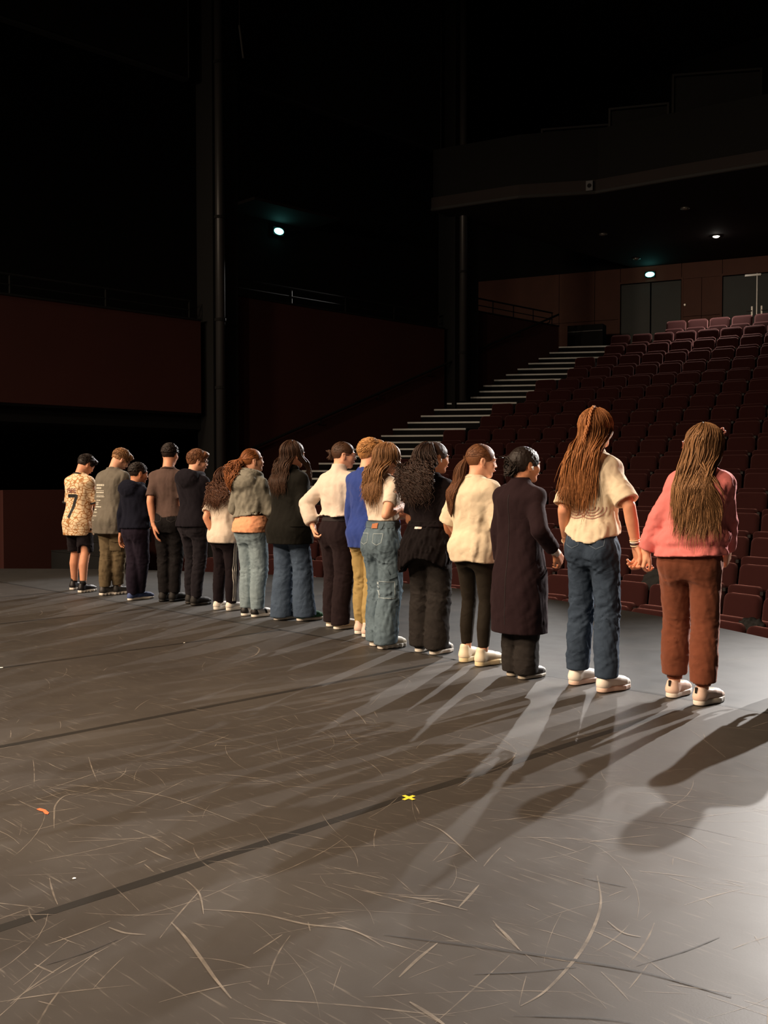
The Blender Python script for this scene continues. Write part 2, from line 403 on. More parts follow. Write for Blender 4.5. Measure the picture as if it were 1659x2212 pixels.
# handrail up the side wall
hr = empty('handrail', (-14.9, 10.95, 1.0)); tag(hr, 'black handrail climbing the red side wall above the aisle stair', 'handrail')
def hz(Y): return 1.0 + (Y - 10.9)*0.372 + 0.72
pts = [(0, Y - 10.95, hz(Y) - 1.0) for Y in np.arange(10.96, 21.0, 0.5)]
MB().tube(pts, 0.026, 8).build('rail', M_black, hr, True)
for Y in (11.4, 13.0, 14.6, 16.2, 18.0, 19.4, 20.6): MB().tube([(0, Y-10.95, hz(Y)-1.02), (-0.02, Y-10.95, hz(Y)-1.10), (-0.10, Y-10.95, hz(Y)-1.12)], 0.014, 6).build('bracket', M_black, hr)
# gallery rails behind the parapets
for i, (Y0, Y1, zb) in enumerate(((3.5, 10.1, 4.15), (11.0, 16.7, 4.69), (17.8, 21.0, 5.21))):
    g = empty('gallery_rail', (-15.12, Y0, zb)); tag(g, ['thin black rail on top of the leftmost red panel', 'thin black rail on top of the middle red panel', 'thin black rail on top of the red panel by the rear doors'][i], 'railing', 'gallery rails')
    MB().tube([(0, 0, 0.32), (0, Y1-Y0, 0.32)], 0.02, 6).build('top_rail', M_black, g)
    MB().tube([(0, 0, 0.16), (0, Y1-Y0, 0.16)], 0.012, 6).build('mid_rail', M_black, g)
    for k in range(5): MB().tube([(0, 0.02 + (Y1-Y0-0.04)*k/4, 0), (0, 0.02 + (Y1-Y0-0.04)*k/4, 0.32)], 0.014, 6).build('post', M_black, g)

# rear wall with doors, on a straight chord facing the stage
P0 = np.array([-17.42, 23.54]); P1 = np.array([-11.6, 25.62]); DW = (P1 - P0)/np.linalg.norm(P1 - P0); NW = np.array([DW[1], -DW[0]])
RW = math.atan2(DW[1], DW[0])
def wall_s(x, y):          # pixel -> (s along wall, z)
    d = ray(x, y); A = np.array([[d[0], -DW[0]], [d[1], -DW[1]]]); t, s = np.linalg.solve(A, P0); return s, CAMH + d[2]*t
rear = empty('wall_rear', (P0[0], P0[1], 0), RW); structure(rear, 'brown wood panelled rear wall with dark double doors')
s_d1a, _ = wall_s(1340, 650); s_d1b, _ = wall_s(1472, 650); s_d2a, _ = wall_s(1560, 650); s_d2b = s_d2a + (s_d1b - s_d1a)*1.05
s_seam, _ = wall_s(1285, 650)
ZL, ZT, ZS = 4.62, 6.72, 7.15
cuts = [-2.0, 0.6, s_seam, s_d1a]
for a, b in zip(cuts, cuts[1:]):
    for z0, z1 in ((ZL, 5.75), (5.755, ZS)): MB().box((a + 0.006, -0.02, z0 + 0.004), (b - 0.006, 0.12, z1 - 0.002)).build('wall_panel', M_wood, rear)
m1 = (s_d1b + s_d2a)/2
for a, b in ((s_d1b, m1), (m1, s_d2a)):
    for z0, z1 in ((ZL, 5.7), (5.705, ZT)): MB().box((a + 0.006, -0.02, z0 + 0.004), (b - 0.006, 0.12, z1 - 0.002)).build('wall_panel', M_wood, rear)
for a, b in ((s_d1a, s_d1b), (s_d1b, s_d2a), (s_d2a, s_d2b)): MB().box((a + 0.006, -0.02, ZT + 0.004), (b - 0.006, 0.12, ZS - 0.002)).build('wall_panel', M_wood, rear)
for a in np.arange(s_d2b, s_d2b + 10, 1.3): MB().box((a + 0.006, -0.02, ZL), (a + 1.294, 0.12, ZS - 0.002)).build('wall_panel', M_wood, rear)
MB().box((-3, 0.125, ZL), (16, 0.2, 9.5)).build('backing', M_blackwall, rear)
for n, (a, b, lab) in enumerate(((s_d1a, s_d1b, 'charcoal double door under the green exit light'), (s_d2a, s_d2b, 'charcoal double door with steel lever handle behind the top seats'))):
    d = empty('door_%d' % (n + 1), (P0[0] + DW[0]*a, P0[1] + DW[1]*a, ZL), RW); structure(d, lab)
    w = b - a; hh = ZT - ZL
    for j in range(2):
        lf = MB().box((j*w/2 + 0.02, 0.03, 0.01), ((j + 1)*w/2 - 0.02, 0.08, hh - 0.02)).build('leaf', M_door, d)
        if n == 1:
            xh = w/2 - 0.12 if j == 0 else w/2 + 0.12
            hb = MB().box((xh - 0.02, 0.012, 1.0), (xh + 0.02, 0.03, 1.24)); sg = -1 if j == 0 else 1
            hb.tube([(xh, 0.0, 1.12), (xh, -0.03, 1.12), (xh + sg*0.13, -0.03, 1.12)], 0.012, 8); hb.build('handle', M_steel, lf)
    if n == 1: MB().box((w/2 - 0.012, 0.01, 0.01), (w/2 + 0.012, 0.03, hh)).build('edge_strip', M_steel, d)
    if n == 1: MB().box((w/2 - 0.3, -0.02, hh - 0.07), (w/2 + 0.1, 0.03, hh - 0.02)).build('door_closer', M_steel, d)
    fm = MB().box((-0.05, -0.03, 0), (0.0, 0.08, hh)); fm.box((w, -0.03, 0), (w + 0.05, 0.08, hh)); fm.box((-0.05, -0.03, hh), (w + 0.05, 0.08, hh + 0.05)); fm.build('door_frame', M_wood, d)
# small wall knob between the doors
s_, z_ = wall_s(1480, 659); p = P0 + DW*s_ + NW*0.03
o = empty('wall_bell', (p[0], p[1], z_), RW); tag(o, 'small bright metal fitting on the wood panel between the rear doors', 'fitting')
MB().tube([(0, 0.03, 0), (0, -0.03, 0)], [0.03, 0.03], 10).build('rose', M_steel, o); MB().tube([(0, -0.03, 0), (0.0, -0.06, 0)], 0.02, 10).build('grip', M_steel, o)
# soffit over the rear rows and dark balcony above
sf = MB(); fe = [on_floor(x, y, 7.15)[:2] for x, y in [(1120, 430), (1287, 420), (1450, 392), (1659, 358)]] + [np.array((-3.5, 17.3)), np.array((0.5, 16.2))]
fe = [np.array((-14.9, 16.2))] + fe
be = [(p[0]*1.0, 26.79) for p in fe]
sf.strip([tuple(p) for p in fe], be, 7.16, 7.45)
structure(sf.build('ceiling.001', M_soffit), 'low dark soffit with downlights over the rear rows')
bp_ = MB(); bp_.strip([(p[0], p[1] + 0.06) for p in fe], [(p[0], p[1] + 0.2) for p in fe], 7.46, 8.5)
structure(bp_.build('wall_balcony', M_blackwall), 'black balcony front above the soffit edge')
tr = MB(); tr.strip([(p[0], p[1] - 0.02) for p in fe], [(p[0], p[1] - 0.001) for p in fe], 7.17, 7.22); structure(tr.build('trim_1', mat('grey_edge2', (24, 23, 23), 0.6)), 'thin grey edge of the soffit')
# control booth frames high on the balcony
for i, (x0, x1, y0, y1) in enumerate(((1172, 1312, 350, 378), (1318, 1440, 268, 372), (1455, 1640, 235, 372))):
    a = at_depth(x0, (y0+y1)/2, 21.5 - i*0.9); b = at_depth(x1, (y0+y1)/2, 21.2 - i*0.9); zt = at_depth(x0, y0, 21.4)[2]; zb = 8.52
    d = b - a; ln = math.hypot(d[0], d[1]); e = empty('booth_frame', (a[0], a[1], zb), math.atan2(d[1], d[0]))
    tag(e, ['low dark booth frame on the balcony, leftmost of three', 'dark booth window frame in the middle of the balcony', 'wide dark booth window frame at the right of the balcony'][i], 'window frame')
    h_ = max(zt - zb, 0.3)
    MB().box((0, 0.05, 0.02), (ln, 0.07, h_ - 0.02)).build('pane', M_black, e)
    fr_ = MB().box((-0.04, 0, 0), (0, 0.1, h_)); fr_.box((ln, 0, 0), (ln + 0.04, 0.1, h_)); fr_.box((-0.04, 0, h_), (ln + 0.04, 0.1, h_ + 0.04)); fr_.build('frame', mat('grey_edge2', (24, 23, 23)), e)
# small loudspeakers on the soffit edge
for i, (x, y) in enumerate(((1287, 414), (1608, 371))):
    q = on_floor(x, y + 10, 7.15); e = empty('wall_speaker', (q[0], q[1] - 0.24, 7.22), RW)
    tag(e, 'small grey loudspeaker on the soffit edge, left of the pair' if i == 0 else 'small grey loudspeaker on the soffit edge near the right border', 'speaker', 'speakers on the soffit edge')
    MB().box((-0.07, 0, 0), (0.07, 0.17, 0.2)).build('cabinet', mat('grey_plastic', (92, 92, 94), 0.6), e)
    MB().tube([(0, 0.002, 0.1), (0, -0.004, 0.1)], 0.045, 14).build('driver', M_black, e); MB().box((-0.02, 0.172, 0.05), (0.02, 0.215, 0.15)).build('bracket', M_black, e)
# downlights in the soffit: one lit, three off
def downlight(px, py, lit, lab):
    q = on_floor(px, py, 7.15); e = empty('downlight', (q[0], q[1], 7.15)); tag(e, lab, 'downlight', 'downlights in the rear soffit')
    v = []; n = 18
    mb = MB()
    for r, z in ((0.10, -0.012), (0.10, 0.009), (0.075, 0.009), (0.075, -0.012)): v += [(r*math.cos(2*PI*k/n), r*math.sin(2*PI*k/n), z) for k in range(n)]
    fs = [(a*n + k, a*n + (k+1) % n, ((a+1) % 4)*n + (k+1) % n, ((a+1) % 4)*n + k) for a in range(4) for k in range(n)]
    mb.add(v, fs); mb.build('ring', M_steel, e, True)
    MB().tube([(0, 0, 0.006), (0, 0, -0.010), (0, 0, -0.03)], [0.074, 0.074, 0.045], 18).build('lens', mat('lit_lens', (255, 250, 240), emit=(255, 246, 232), estr=60.0) if lit else mat('dead_lens', (120, 116, 112), 0.2), e, True)
    if lit:
        d = bpy.data.lights.new('downlight_beam', 'SPOT'); d.energy = 620; d.color = (1, 0.90, 0.80); d.spot_size = math.radians(110); d.spot_blend = 1.0; d.shadow_soft_size = 0.06
        l = bpy.data.objects.new('downlight_beam', d); COL.objects.link(l); l.parent = e; l.location = (0, 0, -0.06)
downlight(1547, 510, True, 'lit white downlight in the soffit above the top seats')
downlight(1375, 559, False, 'unlit downlight in the soffit close to the green exit light')
downlight(1480, 450, False, 'unlit downlight in the soffit, highest in the picture')
downlight(1303, 506, False, 'unlit downlight in the soffit, leftmost of the four')
# green exit lights
M_exit = mat('exit_lens', (190, 255, 245), emit=(120, 236, 226), estr=6.0)
def exit_light(loc, rz, lab, s=1.0):
    e = empty('exit_light', loc, rz); tag(e, lab, 'exit light', 'green emergency exit lights')
    MB().box((-0.14*s, 0.0, -0.07*s), (0.14*s, 0.05*s, 0.10*s)).build('housing', M_black, e)
    v = []; f = []; n, m_ = 16, 6
    for j in range(m_ + 1):
        ph = PI/2*j/m_
        for k in range(n): v.append((0.125*s*math.cos(2*PI*k/n)*math.cos(ph), -0.001 - 0.07*s*math.sin(ph), 0.012*s + 0.07*s*math.sin(2*PI*k/n)*math.cos(ph)))
    for j in range(m_):
        for k in range(n): f.append((j*n + k, j*n + (k+1) % n, (j+1)*n + (k+1) % n, (j+1)*n + k))
    mesh('lens', v, f, M_exit, e, True)
    return e
s_, z_ = wall_s(1405, 595); p = P0 + DW*s_ + NW*0.075; exit_light((p[0], p[1], z_), RW, 'glowing green exit light above the rear double door')
q = on_X(602, 501, -19.33); exit_light((q[0], q[1], q[2]), PI/2, 'glowing green exit light high on the dark side wall by the first pillar', 1.15)
structure(MB().box((-19.39, q[1] - 1.6, q[2] + 0.25), (-18.2, q[1] + 1.0, q[2] + 0.32)).build('trim_2', M_soffit), 'small dark ledge over the left exit light')
q = on_X(408, 925, -19.33); 
e = empty('exit_sign', (-19.38, q[1], q[2]), PI/2); tag(e, 'dim teal exit sign deep in the black opening left of the first pillar', 'exit sign')
MB().box((-0.14, -0.03, -0.10), (0.14, 0.0, 0.10)).build('case', M_black, e); MB().box((-0.13, -0.034, -0.09), (0.13, -0.031, 0.09)).build('face', mat('dim_teal', (40, 90, 90), emit=(20, 60, 64), estr=0.25), e)
# dark equipment box at the top of the aisle
s_, _ = wall_s(1272, 720); 
o = empty('equipment_case', (-15.6, 22.35, 4.62), RW); tag(o, 'black equipment case standing at the top of the aisle stair', 'case')
MB().box((0, 0, 0.03), (0.95, 0.4, 0.78)).build('body', M_black, o); MB().box((0.01, -0.01, 0.6), (0.94, -0.002, 0.62)).build('lid_seam', M_pipe, o)
for x in (0.08, 0.87): MB().tube([(x, 0.1, 0.0), (x, 0.1, 0.028)], 0.03, 8).build('foot', M_black, o)
# slim steel rod high up and a step unit at the stage edge
a = at_depth(517, 55, 15.5); b = at_depth(526, 126, 15.5); o = MB().tube([a, b], 0.018, 8).tube([(a[0], a[1], 13.39), a], 0.004, 5).build('lighting_bar', M_pipe); tag(o, 'short pale rod hanging high in the dark above the first pillar', 'rod')
stp = empty('stage_steps', (-14.35, 7.35, 0.0), 0.0); tag(stp, 'black step unit at the far stage edge behind the boy in shorts', 'steps')
MB().box((-0.6, 0, -1.2), (1.0, 0.55, 0.0)).build('lower_block', M_black, stp)
for i in range(3):
    MB().box((-0.6, 0.0 + i*0.28, 0.0 + i*0.17), (1.0, 0.28 + i*0.28, 0.17 + i*0.17)).build('step', M_black, stp); MB().box((-0.6, -0.008 + i*0.28, 0.155 + i*0.17), (1.0, -0.001 + i*0.28, 0.166 + i*0.17)).build('nosing', M_blackwall, stp)

# ------------------------------------------------------------------ theatre seats
def rounded_panel(w, z0, z1, y0, y1, rt, rb, tilt=0.0, crown=0.0, n=5):
    """upholstered slab: outline in xz with rounded corners, softened edges"""
    out = []
    for (cx, cz, r, a0) in ((w/2 - rt, z1 - rt, rt, 0), (-w/2 + rt, z1 - rt, rt, 90), (-w/2 + rb, z0 + rb, rb, 180), (w/2 - rb, z0 + rb, rb, 270)):
        for k in range(n + 1):
            a = math.radians(a0 + 90*k/n); out.append((cx + r*math.cos(a), cz + r*math.sin(a)))
    N_ = len(out); v = []; f = []
    cz = (z0 + z1)/2
    rings = [(y0 + 0.012, 1.0 - 0.05), (y0 + 0.0, 0.88), (y0 + 0.03, 1.0), (y1 - 0.02, 1.0), (y1, 0.95)]
    rings = [(y0 - 0.006, 0.80), (y0, 0.93), (y0 + 0.022, 1.0), (y1 - 0.018, 1.0), (y1, 0.95)]
    for y, s in rings:
        for (x, z) in out:
            zz = cz + (z - cz)*s + (crown*(1 - (2*x/w)**2) if z > cz else 0); v.append((x*s, y + (zz - z0)*tilt, zz))
    for i in range(len(rings) - 1):
        for k in range(N_): f.append((i*N_ + k, i*N_ + (k+1) % N_, (i+1)*N_ + (k+1) % N_, (i+1)*N_ + k))
    f.append(tuple(range(N_ - 1, -1, -1))); m = (len(rings) - 1)*N_; f.append(tuple(range(m, m + N_)))
    f = [q[::-1] for q in f]
    return v, f
def seat_proto():
    e = empty('theatre_seat')
    v, f = rounded_panel(0.47, 0.36, SEAT_H, -0.04, 0.05, 0.07, 0.03, 0.14); mesh('backrest', v, f, M_velvet, e, True)
    v, f = rounded_panel(0.43, 0.30, 0.63, -0.22, -0.11, 0.05, 0.04, 0.05, 0.012); mesh('seat_cushion', v, f, M_velvet, e, True)
    ar = MB().box((0.235, -0.20, 0.55), (0.275, 0.10, 0.59)); ar.box((0.24, -0.05, 0.02), (0.27, 0.03, 0.55)); ar.build('armrest', M_seatdark, e)
    lg = MB().box((-0.05, -0.10, 0.0), (0.05, 0.06, 0.02)); lg.box((-0.03, -0.06, 0.02), (0.03, 0.0, 0.36)); lg.box((-0.2, -0.10, 0.28), (0.2, -0.02, 0.33)); lg.build('leg', M_seatdark, e)
    return e
proto = seat_proto(); first = [True]
ORD = ['first','second','third','fourth','fifth','sixth','seventh','eighth','ninth','tenth','eleventh','twelfth','thirteenth','fourteenth','fifteenth','sixteenth','seventeenth','eighteenth','nineteenth','twentieth','twenty-first','twenty-second','twenty-third','twenty-fourth','twenty-fifth','twenty-sixth']
def copy_tree(o, parent=None):
    c = o.copy(); COL.objects.link(c); c.parent = parent
    for ch in list(o.children): copy_tree(ch, c)
    return c
SEATS = {}
for k in range(1, NROW + 1):
    cx, cy, r = row_geo(k); z = ROW_Z[k-1] - SEAT_H
    a = math.asin((-13.5 - cx)/r) if abs(-13.5 - cx) < r else -1.2
    if k == 1: a += 0.035
    if k >= 15: a = max(a, -0.75)
    if k % 2: a += 0.27/r
    i = 0
    while True:
        X = cx + r*math.sin(a); Y = cy + r*math.cos(a)
        v = np.array([X, Y, z + 0.6]) - CAM; dd = v @ _F; px = W/2 + FPX*(v @ _R)/dd
        if px > W + 130 or i > 24: break
        s = proto if first[0] else copy_tree(proto); first[0] = False
        s.location = (X, Y, z); s.rotation_euler = (0, 0, -a)
        tag(s, 'folded red theatre seat, %s from the aisle, %s row from the top' % (ORD[i], ORD[k-1]), 'seat', 'folded red seats in the raked auditorium')
        SEATS[(k, i)] = s; i += 1
        a += 0.525/r

# ================================================================== people: signed-distance figures
f32 = np.float32
def surface_nets(fn, lo, hi, h):
    lo = np.array(lo, dtype=float); n = np.maximum(np.ceil((np.array(hi) - lo)/h).astype(int) + 1, 4)
    K_ = 4; nc = (n + K_ - 1)//K_ + 1                     # coarse pass first, then only the cells near the surface
    axc = [(lo[i] + h*K_*np.arange(nc[i])).astype(f32) for i in range(3)]
    Fc = fn(*np.meshgrid(*axc, indexing='ij')).astype(f32)
    cm = Fc[:-1, :-1, :-1]; mn = cm.copy(); mxv = cm.copy()
    for i in (0, 1):
        for j in (0, 1):
            for k in (0, 1):
                q = Fc[i:Fc.shape[0]-1+i, j:Fc.shape[1]-1+j, k:Fc.shape[2]-1+k]; mn = np.minimum(mn, q); mxv = np.maximum(mxv, q)
    near = (mn < K_*h*1.1) & (mxv > -K_*h*1.1)
    n = (nc - 1)*K_
    ax = [(lo[i] + h*np.arange(n[i])).astype(f32) for i in range(3)]
    rep = lambda A: np.repeat(np.repeat(np.repeat(A, K_, 0), K_, 1), K_, 2)
    mask = rep(near); Fv = rep(np.where(mn > 0, f32(1), f32(-1)))
    I_ = np.nonzero(mask); Fv[I_] = fn(ax[0][I_[0]], ax[1][I_[1]], ax[2][I_[2]])
    # keep the surface closed inside the grid
    Fv[0] = np.maximum(Fv[0], 1e-4); Fv[-1] = np.maximum(Fv[-1], 1e-4); Fv[:, 0] = np.maximum(Fv[:, 0], 1e-4); Fv[:, -1] = np.maximum(Fv[:, -1], 1e-4); Fv[:, :, 0] = np.maximum(Fv[:, :, 0], 1e-4); Fv[:, :, -1] = np.maximum(Fv[:, :, -1], 1e-4)
    ins = Fv < 0
    c = [ins[i:ins.shape[0]-1+i, j:ins.shape[1]-1+j, k:ins.shape[2]-1+k] for i in (0,1) for j in (0,1) for k in (0,1)]
    s = sum(q.astype(np.int8) for q in c)
    act = (s > 0) & (s < 8)
    idx = np.argwhere(act)
    vid = -np.ones(act.shape, dtype=np.int32); vid[act] = np.arange(len(idx))
    I, J, K = idx.T
    acc = np.zeros((len(idx), 3)); cnt = np.zeros(len(idx))
    corners = [(i, j, k) for i in (0,1) for j in (0,1) for k in (0,1)]
    for a in corners:
        for ax_ in range(3):
            if a[ax_] == 1: continue
            b = list(a); b[ax_] = 1
            fa = Fv[I+a[0], J+a[1], K+a[2]]; fb = Fv[I+b[0], J+b[1], K+b[2]]
            m = (fa < 0) != (fb < 0)
            t = np.where(m, fa/np.where(m, fa - fb, 1), 0)
            p = np.zeros((len(idx), 3)); p[:, 0] = a[0]; p[:, 1] = a[1]; p[:, 2] = a[2]; p[:, ax_] += t
            acc += p*m[:, None]; cnt += m
    V = lo + h*(idx + acc/np.maximum(cnt, 1)[:, None])
    faces = []
    for ax_ in range(3):
        u, w = (ax_+1) % 3, (ax_+2) % 3
        sl0 = [slice(None)]*3; sl1 = [slice(None)]*3; sl0[ax_] = slice(0, -1); sl1[ax_] = slice(1, None)
        for q in (u, w): sl0[q] = slice(1, -1); sl1[q] = slice(1, -1)
        a = ins[tuple(sl0)]; b = ins[tuple(sl1)]
        for flip, msk in ((False, a & ~b), (True, b & ~a)):
            e = np.argwhere(msk)
            if len(e) == 0: continue
            e[:, u] += 1; e[:, w] += 1
            def cell(du, dw):
                q = e.copy(); q[:, u] -= du; q[:, w] -= dw
                return vid[q[:, 0], q[:, 1], q[:, 2]]
            quad = np.stack([cell(1, 1), cell(0, 1), cell(0, 0), cell(1, 0)], 1)
            if flip: quad = quad[:, ::-1]
            faces.append(quad)
    Fq = np.concatenate(faces) if faces else np.zeros((0, 4), np.int32)
    Fq = Fq[(Fq >= 0).all(1)]
    return V, Fq

def smin(a, b, k):
    h = np.maximum(k - np.abs(a - b), 0)/k
    return np.minimum(a, b) - h*h*k*0.25
def smax(a, b, k): return -smin(-a, -b, k)
def seg(X, Y, Z, a, b, ra, rb, ex=None):
    d = np.subtract(b, a); L2 = float((d*d).sum()) + 1e-12
    px, py, pz = X - f32(a[0]), Y - f32(a[1]), Z - f32(a[2])
    t = np.clip((px*f32(d[0]) + py*f32(d[1]) + pz*f32(d[2]))/f32(L2), 0, 1)
    return np.sqrt((px - t*f32(d[0]))**2 + (py - t*f32(d[1]))**2 + (pz - t*f32(d[2]))**2) - (f32(ra) + t*f32(rb - ra))
def chain(X, Y, Z, pts, rad, k=0.0):
    r = None
    for i in range(len(pts) - 1):
        q = seg(X, Y, Z, pts[i], pts[i+1], rad[i], rad[i+1])
        r = q if r is None else (smin(r, q, k) if k else np.minimum(r, q))
    return r
def ell(X, Y, Z, c, r):
    q = np.sqrt(((X - c[0])/r[0])**2 + ((Y - c[1])/r[1])**2 + ((Z - c[2])/r[2])**2)
    return (q - 1)*min(r)
def crom(z, v, n=80):
    z = np.array(z, float); v = np.array(v, float); zz = np.linspace(z[0], z[-1], n)
    d = np.gradient(v, z); i = np.clip(np.searchsorted(z, zz) - 1, 0, len(z) - 2)
    h = z[i+1] - z[i]; t = (zz - z[i])/h
    return zz, (2*t**3-3*t*t+1)*v[i] + (t**3-2*t*t+t)*h*d[i] + (-2*t**3+3*t*t)*v[i+1] + (t**3-t*t)*h*d[i+1]
def loft(X, Y, Z, prof, sx, sy, n=2.3):
    """prof rows: z, half width, half depth, y shift; sx, sy: spine shift functions of z"""
    P = np.array(prof, float)
    zz, a = crom(P[:, 0], P[:, 1]); _, b = crom(P[:, 0], P[:, 2]); _, c = crom(P[:, 0], P[:, 3])
    A = np.interp(Z, zz, a).astype(f32); B = np.interp(Z, zz, b).astype(f32); Cc = np.interp(Z, zz, c).astype(f32)
    q = (np.abs((X - sx(Z))/A)**n + np.abs((Y - sy(Z) - Cc)/B)**n)**(1.0/n)
    d = (q - 1)*np.minimum(A, B)
    return np.maximum(d, np.maximum(f32(P[0, 0]) - Z, Z - f32(P[-1, 0])))
def folds(X, Y, Z, seed, lam, amp, st=(1, 1, 1)):
    r = np.random.RandomState(seed % 99991); v = 0
    for i in range(5):
        d = r.normal(size=3)*np.array(st); d /= np.linalg.norm(d) + 1e-6
        e = r.normal(size=3); e /= np.linalg.norm(e)
        w = np.sin((X*e[0] + Y*e[1] + Z*e[2])*f32(2*PI/(lam*1.7)) + r.uniform(0, 6))*1.3
        s = np.sin((X*d[0] + Y*d[1] + Z*d[2])*f32(2*PI/lam) + r.uniform(0, 6) + w)
        v = v + (1 - 2*np.abs(s))*0.6 + s*0.4
        lam *= 0.8
    return v*f32(amp/2.6)

# ---------------------------------------------------------------- small parts
def skin_mat(key):
    c = {'fair': (232, 172, 140), 'light': (224, 158, 124), 'tan': (205, 140, 104), 'brown': (150, 96, 68)}[key]
    return mat('skin_' + key, c, 0.55, 0.07, 30, 0.04, 300, sss=0.12, spec=0.35)
def hair_mat(name, rgb, rgb2):
    if name in MATS: return MATS[name]
    m = bpy.data.materials.new(name); m.use_nodes = True; MATS[name] = m
    nt = m.node_tree; N = nt.nodes; L = nt.links; b = N['Principled BSDF']
    b.inputs['Roughness'].default_value = 0.55; b.inputs['Specular IOR Level'].default_value = 0.3
    g = N.new('ShaderNodeNewGeometry'); tc = N.new('ShaderNodeTexCoord')
    mp = N.new('ShaderNodeMapping'); mp.inputs['Scale'].default_value = (60, 60, 8); L.new(tc.outputs['Object'], mp.inputs[0])
    nz = N.new('ShaderNodeTexNoise'); nz.inputs['Scale'].default_value = 3; nz.inputs['Detail'].default_value = 4; L.new(mp.outputs[0], nz.inputs['Vector'])
    ad = N.new('ShaderNodeMath'); ad.operation = 'ADD'; ml = N.new('ShaderNodeMath'); ml.operation = 'MULTIPLY'; ml.inputs[1].default_value = 0.6
    L.new(g.outputs['Random Per Island'], ml.inputs[0]); L.new(ml.outputs[0], ad.inputs[0])
    m2 = N.new('ShaderNodeMath'); m2.operation = 'MULTIPLY'; m2.inputs[1].default_value = 0.45; L.new(nz.outputs['Fac'], m2.inputs[0]); L.new(m2.outputs[0], ad.inputs[1])
    mx = N.new('ShaderNodeMix'); mx.data_type = 'RGBA'; mx.inputs[6].default_value = lin(rgb); mx.inputs[7].default_value = lin(rgb2)
    L.new(ad.outputs[0], mx.inputs[0]); L.new(mx.outputs[2], b.inputs['Base Color'])
    bp = N.new('ShaderNodeBump'); bp.inputs['Strength'].default_value = 0.5; bp.inputs['Distance'].default_value = 0.003
    L.new(nz.outputs['Fac'], bp.inputs['Height']); L.new(bp.outputs['Normal'], b.inputs['Normal'])
    return m

class Locks:
    """many tapering hair locks in one mesh"""
    def __init__(s): s.V = []; s.F = []; s.n = 0
    def add(s, pts, r0, taper=0.25, n=3):
        P = np.array(pts, float); m = len(P)
        T = np.gradient(P, axis=0); T /= np.linalg.norm(T, axis=1)[:, None] + 1e-9
        up = np.array([0.3, 0.9, 0.2]); U = np.cross(T, up); U /= np.linalg.norm(U, axis=1)[:, None] + 1e-9; Wv = np.cross(T, U)
        t = np.linspace(0, 1, m); R = r0*(0.55 + 0.45*np.minimum(t*6, 1))*(1 - (1 - taper)*np.clip((t - 0.55)/0.45, 0, 1)**1.3)
        ring = []
        for k in range(n):
            an = 2*PI*k/n + 0.4; ring.append(P + (U*math.cos(an)*1.25 + Wv*math.sin(an)*0.8)*R[:, None])
        V = np.stack(ring, 1).reshape(-1, 3); F = []
        i = np.arange(m - 1)
        for k in range(n):
            F.append(np.stack([i*n + k, i*n + (k+1) % n, (i+1)*n + (k+1) % n, (i+1)*n + k], 1))
        pass
        s.V.append(V); s.F.append(np.concatenate(F) + s.n); s.n += len(V)
    def build(s, name, m, parent): return mesh(name, np.concatenate(s.V), np.concatenate(s.F).astype(np.int32), m, parent, True)

def rotm(yaw, pitch, roll=0.0):
    """head: yaw + turns right, pitch + looks down"""
    return np.array(Matrix.Rotation(-yaw, 3, 'Z') @ Matrix.Rotation(-pitch, 3, 'X') @ Matrix.Rotation(roll, 3, 'Y'))

def ik(a, c, l1, l2, pole):
    a = np.array(a, float); c = np.array(c, float); d = c - a; L = np.linalg.norm(d)
    if L > (l1 + l2)*0.995: c = a + d/L*(l1 + l2)*0.995; d = c - a; L = np.linalg.norm(d)
    x = (l1*l1 - l2*l2 + L*L)/(2*L); hgt = math.sqrt(max(l1*l1 - x*x, 0)); u = d/L
    p = np.array(pole, float); p = p - u*(p @ u); p /= np.linalg.norm(p) + 1e-9
    return a + u*x + p*hgt, c

def hand_field(W_, D_, N_, S_, sc, curl, spread=0.10):
    """W wrist, D along the hand, N out of the back of the hand, S towards the thumb"""
    W_, D_, N_, S_ = map(np.array, (W_, D_, N_, S_))
    def pt(d, s, n): return W_ + (D_*d + S_*s + N_*n)*sc
    prim = []
    kn = [(0.092, 0.030), (0.096, 0.010), (0.091, -0.011), (0.083, -0.029)]
    for (d, s) in kn: prim.append(([pt(0.0, s*0.55, 0), pt(d*0.5, s*0.9, 0.001), pt(d, s, 0.0)], [0.0155*sc, 0.0140*sc, 0.0105*sc], 0.012))
    ln = [(0.040, 0.025, 0.020), (0.045, 0.028, 0.021), (0.041, 0.026, 0.020), (0.032, 0.020, 0.018)]
    fing = []
    for f, ((d, s), L) in enumerate(zip(kn, ln)):
        p = pt(d, s, 0); an = 0.0; P = [p]; sp = (1.5 - f)*spread
        for q in range(3):
            an += curl[q]*(1 + 0.06*f)
            dirv = D_*math.cos(an) - N_*math.sin(an) + S_*math.sin(sp)*(1 if q == 0 else 0.3); dirv /= np.linalg.norm(dirv)
            p = p + dirv*L[q]*sc; P.append(p)
        fing.append((P, [0.0095*sc, 0.0088*sc, 0.0080*sc, 0.0070*sc]))
    T = [pt(0.018, 0.022, -0.006), pt(0.045, 0.042, -0.014), pt(0.072, 0.050, -0.024), pt(0.094, 0.046, -0.034)]
    thumb = (T, [0.0145*sc, 0.0125*sc, 0.0100*sc, 0.0080*sc])
    def fn(X, Y, Z):
        r = None
        for P, R, k in prim:
            q = chain(X, Y, Z, P, R); r = q if r is None else smin(r, q, 0.014)
        fg = None
        for P, R in fing:
            q = chain(X, Y, Z, P, R); fg = q if fg is None else np.minimum(fg, q)
        r = smin(r, fg, 0.006); r = smin(r, chain(X, Y, Z, *thumb), 0.010)
        return r
    allp = np.array([p for P, R in fing for p in P] + T + [W_])
    return fn, allp

